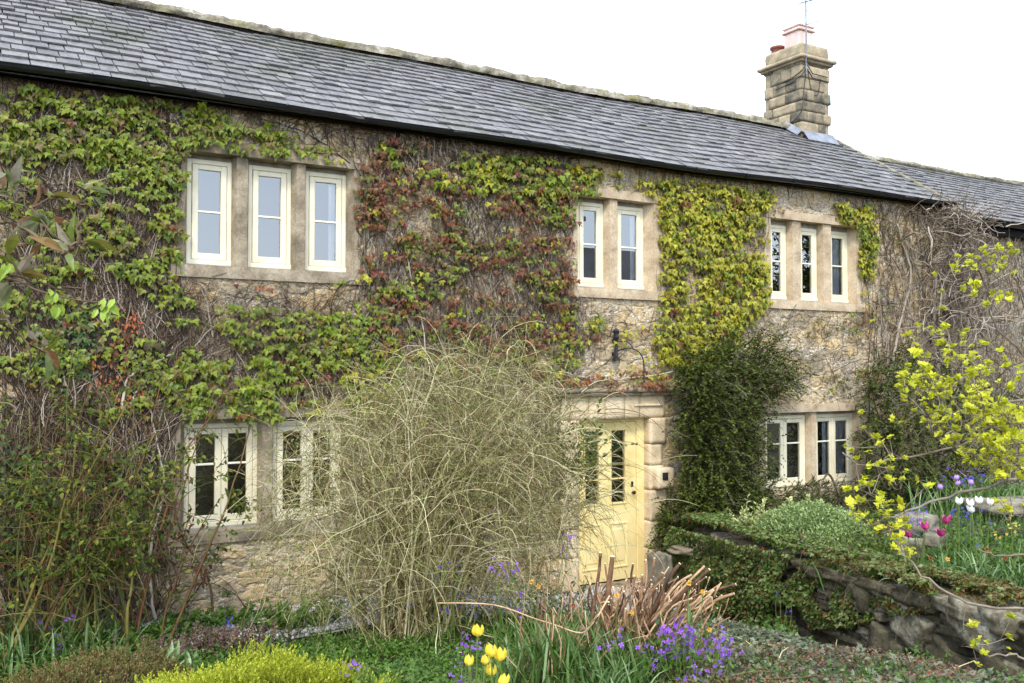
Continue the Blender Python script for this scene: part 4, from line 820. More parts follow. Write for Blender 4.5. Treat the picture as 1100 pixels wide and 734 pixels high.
# purple-leaved low shrub, left of the bush
rg = np.random.RandomState(24); pts = []; 
K = 210; c0 = gp(236, 7.7); pos = c0+np.stack([rg.normal(size=K)*.26, rg.normal(size=K)*.2, np.zeros(K)], -1); pos[:, 2] = ground_z(pos[:, 0], pos[:, 1])
spray_bush('purple_shrub', 'low purple brown shrub with upright shoots beside the gravel', c0, (pos, rdir(K, rg)*.3+[0, 0, 1]), rg, [M['lf_purple']], [M['vined']], .03, tmpl=OVAL, per=18, L=(.14, .3), droop=.1)
K = 60; c0 = gp(815, 9.4); pos = np.array([atd(814, 574, 10.4)+rg.normal(size=3)*[.1, .13, .06] for _ in range(K)])
spray_bush('variegated_shrub', 'small cream variegated shrub at the left side of the grey green mound', (pos.mean(0)[0], pos.mean(0)[1], .7), (pos, rdir(K, rg)*.6+[0, 0, 1]), rg, [M['lf_var']], [M['bark']], .042, tmpl=OVAL, per=14, L=(.14, .3), droop=.1)
K = 7; pos = np.array([atd(852+i*5, 560, 11.2)-[0, 0, .1] for i in range(K)]); spray_bush('spurge', 'upright pale green spurge shoots behind the grey green mound', (pos[0][0], pos[0][1], .7), (pos, rdir(K, rg)*.25+[0, 0, 1]), rg, [M['lf_var']], [M['stemg']], .06, tmpl=OVAL, per=22, L=(.3, .42), droop=0., cat='plant', tr=(.004, .006))
# climbing rose at the left
rg = np.random.RandomState(25); r0 = np.array([.9, -.9, float(ground_z(.9, -.9))]); ro = thing('climbing_rose', 'large green climbing rose with long canes at the left side of the wall', 'shrub', r0); mb = MB()
K = 46; s0 = r0+np.stack([rg.uniform(-1.2, .65, K), rg.uniform(-.25, .4, K), np.zeros(K)], -1); P1 = arches(s0, np.stack([rg.normal(size=K)*.25+.12, rg.uniform(-.1, .2, K), np.ones(K)], -1), rg.uniform(1.4, 2.9, K), n=14, droop=rg.uniform(0, .5, K), wob=.09, rng=rg)
P1[..., 1] = np.minimum(P1[..., 1], -.1); tubes(mb, P1, rg.uniform(.006, .014, K)[:, None]*np.linspace(1.2, .4, 14), 6, 0)
K = 620; p, t, u = along(P1, K, rg, .3); P2 = arches(p, t*.4+rdir(K, rg)+[0, -.2, .1], rg.uniform(.2, .7, K), n=8, droop=.6, wob=.2, rng=rg); P2[..., 1] = np.minimum(P2[..., 1], -.06); tubes(mb, P2, np.linspace(.004, .0015, 8)[None], 4, 0); mb.build('branch', [M['cane']], ro, smooth=True)
mb = MB(); K = 12000; p, t, u = along(P2, K, rg, .1); k = (p[:, 2] > 1.0)|(rg.rand(K) < .25); k &= np.array([mn.noise(Vector(q)*2.6) for q in p]) > -.02; p, t = p[k], t[k]; K = len(p); rr = rg.rand(K) < .06
inst(mb, *OVAL, p+rg.normal(size=(K, 3))*.02, frames(t*.3+rdir(K, rg)*.8+[0, -.2, -.2], rdir(K, rg)*.5+[0, -.5, .8]), .05*rg.uniform(.6, 1.3, K), rr.astype(int)); mb.build('leaves', [M['lf_rose'], M['lf_rosered']], ro)
rg = np.random.RandomState(26); r0 = at(229, 672, -.35); r0[2] = float(ground_z(r0[0], r0[1])); ro = thing('rose_bush', 'thin rose stem with dark red young leaves by the lower left window', 'shrub', r0); mb = MB()
PP = [[(229, 672), (224, 620), (200, 585), (188, 545), (196, 520)], [(196, 603), (214, 612), (222, 628)], [(196, 603), (198, 575), (205, 550)], [(188, 545), (170, 530), (150, 545)], [(200, 585), (175, 575), (150, 580)]]; Q = []
for q in PP: p = smooth_poly([at(x, y, -.3) for x, y in q], 14); Q.append(p); tubes(mb, p[None], np.linspace(.012, .005, 14)[None]*(1.2 if len(q) > 4 else .6), 6)
mb.build('branch', [M['vined']], ro, smooth=True); mb = MB(); leaves_on(mb, np.array(Q), 160, .055, OVAL, rg, 0, .3, spread=.06); leaves_on(mb, np.array(Q[2:]), 70, .05, OVAL, rg, 1, .3, spread=.05); mb.build('leaves', [M['lf_rosered'], M['lf_rose']], ro)

# ------------------------------------------------------------ branches reaching in from the sides
def cluster_shrub(name, label, base, branches, clusters, rng, wood, leafm, tmpl, lsize, nl, br=.014, up=.7, twr=.0035):
    o = thing(name, label, 'shrub', base); mb = MB(); S = []
    for k, q in enumerate(branches):
        p = smooth_poly(q, 30); p[1:-1] += rng.normal(size=(28, 3))*.006; S.append(p); r = br*(1 if k == 0 else .75); tubes(mb, p[None], np.linspace(r, r*.35, 30)[None], 6)
    A = np.concatenate(S); tw = []
    for c in clusters:
        dd = np.linalg.norm(A-c, axis=1)+rng.uniform(0, .15, len(A)); j = A[dd.argmin()]; mid = (j+c)/2+rng.normal(size=3)*.03+[0, 0, -.03]
        p = smooth_poly([j, mid, c], 9); tw.append(p); A = np.concatenate([A, p[3:]])
    tw = np.array(tw); tubes(mb, tw, np.linspace(twr, twr*.55, 9)[None], 4); mb.build('branch', wood, o, smooth=True)
    mb = MB(); K = len(clusters); ns = rng.randint(nl[0], nl[1]+1, K); i = np.repeat(np.arange(K), ns); m = len(i); ax = nrmz(nrmz(tw[:, -1]-tw[:, -3])*.5+rng.normal(size=(K, 3))*.25+[0, 0, up])
    sd = rdir(m, rng); a = ax[i]; sd = nrmz(sd-a*(sd*a).sum(1, keepdims=True)); d = a*rng.uniform(.35, 1.2, m)[:, None]+sd
    inst(mb, *tmpl, tw[i, -1]+rng.normal(size=(m, 3))*.006, frames(d, a-sd*.4), lsize*rng.uniform(.55, 1.25, K)[i]*rng.uniform(.7, 1.15, m)); mb.build('leaves', leafm, o); return o
rg = np.random.RandomState(41)
def pc(poly, K, t0, t1):
    P = np.array(poly, float); a, b = P.min(0), P.max(0); out = []
    while len(out) < K:
        q = rg.uniform(a, b)
        if inpoly(np.array([q[0]]), np.array([q[1]]), P)[0]: out.append(atd(q[0], q[1], rg.uniform(t0, t1)))
    return out
def bl(pts, t=4.8): return [atd(x, y, t+dt) for x, y, dt in pts]
yb = atd(1330, 640, 4.9); yb[2] = float(ground_z(yb[0], yb[1])); T0 = 4.7
brs = [[yb]+bl([(1300, 600, 0), (1180, 505, 0), (1100, 512, 0), (1040, 528, .1), (985, 545, .1), (935, 566, 0)]),
       [yb]+bl([(1290, 560, 0), (1180, 480, 0), (1100, 452, .1), (1060, 430, .1), (1010, 400, .2), (965, 372, .2)]),
       [yb]+bl([(1290, 520, .2), (1200, 440, .2), (1120, 400, .2), (1070, 350, .3), (1060, 310, .3), (1040, 270, .3)]),
       [yb]+bl([(1290, 540, .3), (1190, 470, .3), (1090, 430, .3), (1050, 470, .2), (990, 488, .2), (930, 500, .1), (905, 486, .1)]),
       bl([(1180, 640, -.2), (1120, 650, -.2), (1095, 655, -.3), (1040, 648, -.3), (1000, 625, -.2), (975, 600, -.1), (955, 570, 0)]), 
       [yb]+bl([(1250, 700, 0), (1180, 705, -.2), (1120, 715, -.3), (1090, 704, -.3), (1060, 703, -.3)]),
       bl([(1100, 452, .1), (1060, 490, .1), (1010, 470, .1), (990, 440, .1)]), bl([(1100, 512, 0), (1085, 470, .1), (1060, 455, .1)]),
       bl([(1150, 640, -.2), (1110, 600, -.2), (1080, 598, -.2), (1050, 590, -.2)]), [yb]+bl([(1280, 500, .3), (1190, 400, .3), (1110, 330, .3), (1085, 290, .3)])]
brs[4] = [yb, atd(1260, 640, 4.6)]+brs[4]; brs[8] = [yb, atd(1240, 650, 4.6)]+brs[8]
cl = pc([(1022, 268), (1092, 262), (1096, 330), (1060, 335), (1025, 312)], 44, 4.7, 5.3)+pc([(1000, 345), (1030, 350), (1095, 390), (1100, 420), (975, 420), (968, 352)], 90, 4.6, 5.2)
cl += pc([(965, 398), (1040, 408), (1100, 440), (1104, 510), (1070, 520), (1000, 470), (962, 430)], 210, 4.4, 5.2)+pc([(1040, 420), (1104, 440), (1104, 520), (1050, 500)], 130, 4.4, 5.2)
cl += pc([(905, 525), (955, 512), (980, 560), (975, 580), (940, 578), (908, 550)], 52, 4.5, 4.9)+pc([(900, 470), (975, 480), (1000, 530), (930, 520)], 18, 4.5, 4.9)
cl += pc([(960, 575), (990, 590), (985, 615), (958, 600)], 7, 4.4, 4.7)+pc([(1060, 540), (1102, 520), (1102, 580), (1070, 580)], 8, 4.4, 4.8)+pc([(1035, 660), (1085, 640), (1100, 700), (1045, 720)], 10, 4.2, 4.4)+pc([(925, 440), (965, 400), (975, 500), (925, 500)], 8, 4.5, 4.9)+pc([(1010, 250), (1030, 300), (1010, 340), (1000, 310)], 3, 4.8, 5.)
cluster_shrub('golden_mock_orange', 'shrub with bright yellow young leaves reaching in from the right edge', yb, brs, cl, rg, [M['bark']], [M['lf_philad']], (LOBED[0]*[1.1, 1, .6], LOBED[1]), .027, (4, 9), br=.014, twr=.002)
lb = atd(-260, 560, 3.0); lb[2] = float(ground_z(lb[0], lb[1])); T3 = 2.9
brs = [[lb]+[atd(x, y, T3) for x, y in ((-200, 330), (-60, 250), (0, 238), (25, 245), (52, 263), (66, 270), (90, 268))], [lb]+[atd(x, y, T3-.1) for x, y in ((-200, 380), (-60, 300), (0, 292), (30, 300), (60, 310), (95, 330), (112, 325))],
       [lb]+[atd(x, y, T3+.1) for x, y in ((-220, 300), (-80, 200), (-10, 205), (8, 195), (12, 160))], [atd(66, 270, T3), atd(85, 258, T3), atd(90, 222, T3), atd(91, 205, T3)], [lb]+[atd(x, y, T3) for x, y in ((-220, 420), (-80, 380), (0, 345), (25, 362), (42, 385))], [lb]+[atd(x, y, T3) for x, y in ((-200, 460), (-60, 410), (0, 430), (24, 447))]]
cl = [atd(x+rg.normal()*4, y+rg.normal()*4, T3+rg.normal()*.06) for x, y in ((2, 195), (8, 185), (20, 210), (14, 222), (4, 232), (30, 222), (45, 215), (10, 205), (36, 236), (50, 240), (60, 240), (88, 205), (90, 215), (92, 240), (88, 262), (70, 268), (80, 272), (100, 262), (55, 262), (20, 288), (5, 282), (10, 300), (30, 296), (38, 280), (46, 372), (52, 375), (50, 360), (-5, 275), (-8, 215), (0, 165), (22, 290))]
cluster_shrub('overhanging_shrub', 'branch with long green and bronze leaves reaching in at the left edge', lb, brs, cl, rg, [M['vined']], [M['lf_branch']], LONG, .1, (2, 4), br=.009, up=.15, twr=.003)
cl = [atd(x, y, T3-.1) for x, y in ((50, 313), (60, 318), (66, 326), (108, 328), (116, 325), (124, 330), (112, 334), (8, 288), (12, 284))]
lime = thing('lime_branch', 'slender twig with hanging pale lime leaves below the bronze branch', 'branch', atd(-200, 380, T3)); mb = MB(); tw = smooth_poly([lb+[.02, .02, .3], atd(-200, 385, T3-.1), atd(-60, 306, T3-.1), atd(10, 300, T3-.1), atd(40, 312, T3-.1), atd(80, 322, T3-.1), atd(122, 326, T3-.1)], 40); tubes(mb, tw[None], np.linspace(.006, .0018, 40)[None], 5); mb.build('twig', [M['vined']], lime)
mb = MB(); c = np.repeat(np.array(cl), 3, 0); K = len(c); inst(mb, *OVAL, c+rg.normal(size=(K, 3))*.008, frames(np.stack([rg.normal(size=K)*.5, rg.normal(size=K)*.4, -np.ones(K)], -1), rdir(K, rg)*.5+[0, -1, .4]), .04*rg.uniform(.7, 1.2, K)); mb.build('leaves', [M['lf_lime']], lime)

# ------------------------------------------------------------ dry stone garden wall and its ivy
rg = np.random.RandomState(51); gd = nrmz(np.append(GB-GA, 0)); gn = np.array([gd[1], -gd[0], 0]); gn = gn if gn[0] < 0 else -gn   # face normal towards the path
GL = float(np.linalg.norm(GB-GA)); gtop = lambda s: .80+.30*s/GL
def gpt(s, off, z): return np.array([GA[0], GA[1], 0])+gd*s+gn*off+np.array([0, 0, z])
gw = thing('garden_wall', 'low dry stone retaining wall, mossy and leaning, between path and flower bed', 'wall', gpt(2.5, 0, .2)); mb = MB(); z = -.05; row = 0
FR = np.stack([gd, gn, np.array([0, 0, 1.])], -1)
while z < 1.2:
    h = rg.uniform(.05, .12); s = -.1-rg.uniform(0, .3)
    while s < GL+.2:
        w = rg.uniform(.12, .42)*(h/.08)**.5; 
        if z+h*.5 < gtop(s)-.07: tv, tf = STONES[rg.randint(8)]; inst(mb, tv, tf, [gpt(s+w/2, rg.uniform(-.03, .045)-.02, z+h/2)], (FR @ np.array([[1, 0, 0], [0, 1, 0], [rg.uniform(-.05, .05)-.04, 0, 1]]))[None], [[w*1.03, .34, h*1.02]])
        s += w
    z += h*.93; row += 1
s = -.05
while s < GL:
    w = rg.uniform(.3, .6); tv, tf = STONES[rg.randint(8)]; inst(mb, tv, tf, [gpt(s+w/2, rg.uniform(-.02, .03), gtop(s+w/2)-.03)], (FR @ np.array([[1, 0, 0], [0, 1, 0], [rg.uniform(-.06, .06), 0, 1]]))[None], [[w*1.02, .46, rg.uniform(.1, .15)]]); s += w
for s, z_, w, h in ((4.0, .75, .4, .3), (4.45, .6, .5, .22), (3.7, .5, .42, .26), (4.7, .92, .5, .24), (5.0, .62, .5, .3), (3.35, .85, .36, .2)):
    tv, tf = STONES[rg.randint(8)]; inst(mb, tv, tf, [gpt(s, .06, z_)], (FR @ np.array([[.9, 0, .3], [0, 1, 0], [-.3, 0, .9]]))[None], [[w, .34, h]])
V = [gpt(s, o, z) for s in (-.1, GL) for o, z in ((.02, -.2), (.02, 0), (-.18, 0), (-.18, -.2))]
core = MB(); pts = [gpt(-.1, .05, -.2), gpt(GL+.1, .05, -.2), gpt(GL+.1, -.17, -.2), gpt(-.1, -.17, -.2), gpt(-.1, .05, gtop(0)-.12), gpt(GL+.1, .05, gtop(GL)-.12), gpt(GL+.1, -.17, gtop(GL)-.12), gpt(-.1, -.17, gtop(0)-.12)]
mb.build('stonework', [M['gardenwall']], gw, smooth=True); core.add(pts, BF); core.build('wall_core', [M['soil']], gw)
iv = thing('wall_ivy', 'ivy with small grey green and reddish leaves draped over the garden wall', 'climbing plant', gpt(1.2, .1, .6)); mb = MB(); lv = MB()
K = 36000; s = rg.uniform(-.25, 4.9, K); v = rg.rand(K); drop = np.interp(s, [-.3, 1.2, 2.2, 3.2, 3.8, 4.6], [.95, .95, .75, .5, .28, .08]); th = v*(drop+.56)   # distance over the top then down the face
lump = np.interp(s, [1.5, 3], [.13, .05])*np.array([mn.noise(Vector((a*2.6, b*3.4, 1))) for a, b in zip(s, th)])+.16*np.clip(1-s/3.2, 0, 1)
ot = th < .56; off = np.where(ot, -.3+th, .26)+np.where(ot, 0, lump+rg.uniform(0, .05, K)-np.interp(s, [1.6, 2.6], [0, .09])); zz = np.where(ot, gtop(s)+.095+lump*.4+rg.uniform(0, .05, K), gtop(s)+.07-(th-.56)); zz += -.0*off
keep = (np.array([mn.noise(Vector((a*3.3, b*4, 9))) for a, b in zip(s, th)]) > np.interp(s, [0, 1.4, 2.4, 4.6], [-.7, -.5, -.2, .02])) & (zz > .1); s, off, zz, ot = s[keep], off[keep], zz[keep], ot[keep]; K = len(s)
p = np.array([GA[0], GA[1], 0])+gd*s[:, None]+gn*off[:, None]+np.stack([0*zz, 0*zz, zz], -1); nr = np.where(ot[:, None], [[0, 0, 1.]], gn[None]+[0, 0, .35])+rdir(K, rg)*.45
inst(lv, *IVY, p, frames(rdir(K, rg)*.6+gn*.3+[0, 0, -.5], nr), .034*rg.uniform(.55, 1.4, K), (rg.rand(K) < np.interp(s, [0, 2.2, 3.4, 4.6], [.02, .1, .35, .7])).astype(int)); lv.build('leaves', [M['lf_ivyred'], M['lf_moss']], iv)
K = 80; ss = rg.uniform(-.2, 4.3, K); st_ = np.array([gpt(a, rg.uniform(-.1, .16), gtop(a)+.05) for a in ss]); P = arches(st_, gn*.7+rdir(K, rg)*.5+[0, 0, .1], rg.uniform(.2, .7, K), n=8, droop=1.3, wob=.25, rng=rg); tubes(mb, P, np.linspace(.0025, .0012, 8)[None], 3, cap=False); mb.build('stem', [M['vined']], iv)
K = 9000; s = rg.uniform(2.5, GL, K); o_ = rg.uniform(-.25, .2, K); zz = gtop(s)+.035+rg.uniform(-.01, .015, K)-np.where(o_ > .12, (o_-.12)*1.5, 0); k = np.array([mn.noise(Vector((a*2.5, b*6, 4))) for a, b in zip(s, o_)]) > -.08; s, o_, zz = s[k], o_[k], zz[k]; K = len(s)
p = np.array([GA[0], GA[1], 0])+gd*s[:, None]+gn*o_[:, None]+np.stack([0*zz, 0*zz, zz], -1); mb = MB(); inst(mb, *KITE, p, frames(rdir(K, rg)+[0, 0, .8], rdir(K, rg)), rg.uniform(.01, .024, K)); tag(mb.build('moss', [M['lf_moss']]), 'cushions of green and rusty moss along the wall coping', 'moss', kind='stuff')
# loose rocks
def rock(label, px, py, t, size, mat='rock', rot=0., k=0):
    p = atd(px, py, t); tv, tf = STONES[k % 8]; mb = MB(); c, s_ = math.cos(rot), math.sin(rot); inst(mb, tv, tf, [p], np.array([[[c, -s_, 0], [s_, c, 0], [0, 0, 1.]]]), [size]); tag(mb.build('rock', [M[mat]], smooth=True), label, 'rock'); return p
rock('rounded grey boulder standing beside the door jamb', 709, 612, 10.8, (.2, .22, .36), 'rock', .3, 1)
rock('pale flat limestone block in the flower bed behind the magenta tulips', 985, 562, 8.9, (.42, .28, .16), 'rock', .2, 2)
rock('small pale stone in front of the limestone block in the bed', 977, 588, 8.3, (.24, .22, .14), 'rock', .6, 3)
rock('round whitish cobble right of the small pale stone', 1005, 580, 8.3, (.15, .15, .12), 'rock', .1, 4)
rock('long pale stone slab at the right edge behind the white tulips', 1082, 543, 9.6, (.8, .4, .13), 'rock', -.2, 5)
rock('flat sandstone step at the foot of the tall dark evergreen', 742, 590, 10.9, (.45, .3, .08), 'sandgrey', .1, 6)

# ------------------------------------------------------------ pruned shrub
rg = np.random.RandomState(61); s0 = gp(668, 6.2); s0[2] -= .02; pr = thing('pruned_shrub', 'hard pruned shrub of orange brown stubs with pale cut ends', 'shrub', s0); mb = MB(); cut = MB()
stubs = [(658, 592, .030, 0), (790, 622, .017, 1), (788, 632, .017, 1), (762, 606, .018, 1), (756, 603, .014, 1), (730, 600, .02, 1), (742, 612, .014, 1), (712, 610, .022, 0), (766, 628, .016, 1), (760, 640, .02, 1), (748, 622, .012, 1), (736, 618, .012, 1), (722, 626, .014, 1), (694, 596, .012, 0), (703, 594, .012, 0), (680, 600, .013, 0), (650, 600, .012, 0), (690, 612, .015, 0), (700, 622, .012, 0), (645, 588, .016, 0), (672, 618, .01, 0), (664, 626, .01, 0), (654, 626, .012, 0), (640, 640, .012, 0), (628, 612, .007, 0), (618, 608, .007, 0), (606, 610, .007, 0), (596, 616, .007, 0), (612, 626, .007, 0), (590, 632, .006, 0), (582, 622, .006, 0), (634, 622, .009, 0), (602, 640, .006, 0), (575, 640, .006, 0), (672, 648, .011, 0), (690, 652, .012, 0), (709, 640, .012, 1), (715, 632, .01, 1), (775, 634, .012, 1), (750, 632, .012, 1), (735, 632, .01, 1), (686, 630, .01, 0), (660, 640, .01, 0), (700, 636, .01, 0), (645, 622, .008, 0), (624, 634, .007, 0), (728, 614, .01, 1), (718, 604, .009, 0)]
stubs += [(rg.uniform(640, 775), rg.uniform(612, 650), rg.uniform(.006, .011), int(q > 45)) for q in range(80)]
for (px, py, r, k) in stubs:
    tt = 6.2+rg.uniform(-.35, .45); e = atd(px, py+6, tt); b = s0+np.array([(px-668)/1000*6*.35*sa, -(px-668)/1000*6*.35*ca, 0])+rg.normal(size=3)*[.1, .1, .01]; b[2] = ground_z(b[0], b[1])-.02
    if k: b = s0+rg.normal(size=3)*[.1, .1, .01]+[-.05, 0, .12]
    m = b*.55+e*.45+rg.normal(size=3)*.045+[0, 0, -.05 if k else .02]; m2 = b*.2+e*.8+rg.normal(size=3)*.022; p = smooth_poly([b, m, m2, e], 12); rr = r*.68; tubes(mb, p[None], (rr*np.linspace(1.15, .8, 12)*(1+rg.normal(size=12)*.06))[None], 8); 
    t = nrmz(p[-1]-p[-2]); tubes(cut, np.array([[p[-1]-t*.001, p[-1]+t*.004, p[-1]+t*.005]]), np.array([[rr*.8, rr*.76, rr*.7]]), 8)
K = 210; pp = s0+np.stack([rg.uniform(-.75, .6, K), rg.uniform(-.3, .4, K), np.zeros(K)], -1); pp[:, 2] = ground_z(pp[:, 0], pp[:, 1]); P = arches(pp, rdir(K, rg)*[.5, .3, .1]+[.12, 0, 1], rg.uniform(.25, .62, K), n=8, droop=.1, wob=.12, rng=rg); tubes(mb, P, rg.uniform(.002, .006, K)[:, None]*np.linspace(1.1, .7, 8), 5)
P = np.array([smooth_poly([atd(470, 648, 5.6), atd(530, 650, 5.6), atd(575, 665, 5.7), atd(598, 672, 5.8)], 16), smooth_poly([atd(598, 672, 5.8), atd(625, 680, 5.7), atd(640, 665, 5.6), atd(655, 640, 5.7)], 16)]); tubes(mb, P, np.linspace(.004, .006, 16)[None], 6)
mb.build('branch', [M['stub']], pr, smooth=True); cut.build('cut_end', [M['cut']], pr)
rg = np.random.RandomState(62); c0 = gp(600, 6.4); K = 260; pos = c0+np.stack([rg.normal(size=K)*.3, rg.normal(size=K)*.2, np.zeros(K)], -1)
# twigs lying on the soil
mb = MB(); K = 120; x = rg.uniform(2.5, 6.2, K); y = rg.uniform(-6, -2, K); a = rg.uniform(0, 6.28, K); L = rg.uniform(.1, .5, K); zz = ground_z(x, y)+.05
P = arches(np.stack([x, y, zz], -1), np.stack([np.cos(a), np.sin(a), rg.normal(size=K)*.1+.08], -1), L, n=7, droop=.1, wob=.12, rng=rg); tubes(mb, P, np.linspace(.005, .002, 7)[None], 4); tag(mb.build('fallen_twigs', [M['straw']]), 'loose dry twigs lying about on the flower bed', 'twigs', kind='stuff')

# ------------------------------------------------------------ strap-leaved clumps
def clump(label, c, K, L, W, seed, pale=.12, r=(.2, .2), droop=.9, name='daffodil_clump', cat='plant', group=None):
    rng = np.random.RandomState(seed); o = MB(); pos = np.array(c)+np.stack([rng.normal(size=K)*r[0], rng.normal(size=K)*r[1], np.zeros(K)], -1); pos[:, 2] = c[2]-.02
    pale_ = rng.rand(K) < pale; d = rdir(K, rng)*[.5, .5, .1]+[0, 0, 1]
    for m in (0, 1):
        k = pale_ == bool(m); blades(o, pos[k], d[k], rng.uniform(*L, K)[k], rng.uniform(.6, 1.1, K)[k]*W, droop=rng.uniform(.2, droop, K)[k], n=8, mi=m)
    ob = o.build(name, [M['lf_daff'], M['lf_daffpale']]); tag(ob, label, cat, group); return ob
clump('short strap leaves hiding the base of the pruned stubs', gp(690, 5.9), 150, (.2, .36), .009, 19, r=(.16, .1))
c = gp(618, 5.9); clump('dense clump of green strap leaves under the pruned stubs', c, 420, (.3, .55), .009, 1, r=(.26, .2))
c = gp(655, 5.4); clump('loose clump of arching strap leaves in front of the pruned shrub', c, 90, (.25, .42), .009, 2, pale=.4, r=(.12, .1))
c = gp(725, 6.0); clump('few upright strap leaves between pruned shrub and violet flowers', c, 40, (.3, .5), .008, 3, r=(.1, .08))
def gb(px, t): return gp(px, t)
def ab(px, py, t): return atd(px, py, t)
c = gb(1040, 7.7); clump('big clump of arching strap leaves on top of the garden wall bed', c, 360, (.3, .5), .010, 4, pale=.3, r=(.25, .25), droop=1.8)
c = gb(1095, 7.3); clump('strap leaf clump at the right edge of the picture', c, 220, (.28, .48), .01, 5, pale=.25, r=(.22, .2), droop=1.5)
c = gb(985, 8.4); clump('upright strap leaf clump left of the big arching clump', c, 260, (.2, .36), .009, 6, r=(.25, .2), droop=1.3)
c = gb(935, 9.2); clump('short leafy clump beside the grey green mound', c, 200, (.2, .36), .012, 7, r=(.25, .2), pale=.3)
c = ab(1085, 552, 10.2); clump('grassy sloping clump behind the stone slab on the right', c, 420, (.3, .55), .01, 8, r=(.5, .3), droop=1.3)
c = gb(1045, 8.2); clump('dark strap leaf clump below the white tulips', c, 240, (.22, .4), .009, 18, r=(.35, .2), droop=1.)
c = gp(30, 7.8); clump('clump of long arching leaves at the lower left corner', c, 260, (.35, .6), .013, 9, r=(.3, .22), droop=1.7, name='bluebell_clump')
c = gp(85, 7.6); clump('fresh green leaf clump left of the heather mound', c, 200, (.3, .5), .012, 10, r=(.22, .2), droop=1.5, name='bluebell_clump')
c = gp(186, 7.0); clump('small clump with broad pale leaves right of the heather mound', c, 40, (.2, .34), .02, 11, pale=.6, r=(.1, .1), droop=1.6, name='bluebell_clump')
c = gp(300, 7.2); clump('fine grassy clump in front of the gravel', c, 60, (.15, .3), .008, 12, r=(.16, .12), droop=1., name='bluebell_clump')

# ------------------------------------------------------------ ground cover (uncountable)
def cover(name, label, regions, K, size, tmpl, mats, seed, h=.12, cat='ground cover', gate=-.2):
    rng = np.random.RandomState(seed); mb = MB()
    for (x0, x1, y0, y1, w) in regions:
        n = int(K*w); x = rng.uniform(x0, x1, n); y = rng.uniform(y0, y1, n); nn = np.array([mn.noise(Vector((a*2.2, b*2.2, seed)))+.5*mn.noise(Vector((a*7, b*7, seed))) for a, b in zip(x, y)]); k = nn > gate; x, y, nn = x[k], y[k], nn[k]; n = len(x)
        z = ground_z(x, y)+.02+(nn-gate)*h*rng.uniform(.2, 1, n); inst(mb, *tmpl, np.stack([x, y, z], -1), frames(rdir(n, rng)+[0, 0, .15], rdir(n, rng)*.5+[0, 0, 1]), size*rng.uniform(.5, 1.4, n), rng.randint(0, len(mats), n))
    return tag(mb.build(name, mats), label, cat, kind='stuff')
cover('ground_cover', 'low fresh green herb carpet between gravel and front edge', [(-1.5, 2.4, -4.5, -1.45, .4), (1.4, 4.6, -4.6, -1.6, .45), (.6, 3.4, -.75, -.3, .035), (-1.5, 1.5, -1.45, -.15, .12)], 60000, .03, OVAL, [M['lf_ground']], 71, h=.2, gate=-.35)
cover('ground_cover', 'leafy weeds around the foot of the pruned shrub', [(2.2, 5.0, -7., -4.2, 1.)], 14000, .034, OVAL, [M['lf_ground'], M['lf_ground2']], 72, h=.14)
def gi_mask():
    rng = np.random.RandomState(73); mb = MB(); n = 26000; y = rng.uniform(-6.8, -1.6, n); x = gwx(y)-rng.uniform(.38, 2.9, n); nn = np.array([mn.noise(Vector((a*2.5, b*2.5, 3))) for a, b in zip(x, y)])
    k = (nn > -.45) & (x > 3.6); x, y, nn = x[k], y[k], nn[k]; n = len(x); z = ground_z(x, y)+.03+(nn+.4)*.1*rng.uniform(.3, 1, n); far = gwx(y)-x; red = (rng.rand(n) < sstep(-4.3, -5.3, y)*.85)
    inst(mb, *IVY, np.stack([x, y, z], -1), frames(rdir(n, rng)+[0, 0, .05], rdir(n, rng)*.4+[0, 0, 1]), .036*rng.uniform(.5, 1.3, n)*np.where(red, .5, 1), red.astype(int)); return tag(mb.build('ground_ivy', [M['lf_ground2'], M['lf_sedum']]), 'grey green ivy carpet with reddish mat plants left of the garden wall', 'ground cover', kind='stuff')
gi_mask()
def bed_cover():
    rng = np.random.RandomState(74); mb = MB(); n = 30000; y = rng.uniform(-6.8, -.3, n); x = gwx(y)+rng.uniform(.3, 5, n); nn = np.array([mn.noise(Vector((a*2, b*2, 8))) for a, b in zip(x, y)]); k = nn > -.35; x, y, nn = x[k], y[k], nn[k]; n = len(x)
    z = ground_z(x, y)+.03+(nn+.35)*.22*rng.uniform(.2, 1, n); inst(mb, *OVAL, np.stack([x, y, z], -1), frames(rdir(n, rng)+[0, 0, .2], rdir(n, rng)*.5+[0, 0, 1]), .035*rng.uniform(.5, 1.3, n)); return tag(mb.build('ground_cover', [M['lf_ground']]), 'mixed green foliage filling the raised flower bed on the right', 'ground cover', kind='stuff')
bed_cover()
# leafy perennials
def perennial(label, c, r, K, size, mats, seed, L=(.12, .3), name='leafy_plant', tmpl=OVAL, per=10, cat='plant'):
    rng = np.random.RandomState(seed); pos = np.array(c)+np.stack([rng.normal(size=K)*r[0], rng.normal(size=K)*r[1], np.zeros(K)], -1); return spray_bush(name, label, c, (pos, rdir(K, rng)*.5+[0, 0, 1]), rng, mats, [M['stemg']], size, tmpl=tmpl, per=per, L=L, droop=.3, cat=cat)
perennial('mass of mid green leaves under the white tulips', gb(1045, 8.6), (.35, .25), 190, .05, [M['lf_ground']], 81, L=(.3, .5))
perennial('leafy green plant at the right edge below the stone slab', gb(1085, 7.8), (.2, .15), 90, .045, [M['lf_hedge']], 82, L=(.2, .4))
perennial('leafy wallflower clump left of the magenta tulips', gb(945, 9.0), (.2, .18), 110, .045, [M['lf_rose']], 83, L=(.2, .44))
perennial('bright green weed growing against the left house wall', gp(330, 9.0), (.24, .1), 80, .05, [M['lf_ground']], 84, L=(.1, .28), tmpl=IVY)
perennial('bright green weed further left against the house wall', gp(225, 8.9), (.3, .1), 90, .045, [M['lf_ground']], 85, L=(.1, .24), tmpl=IVY)
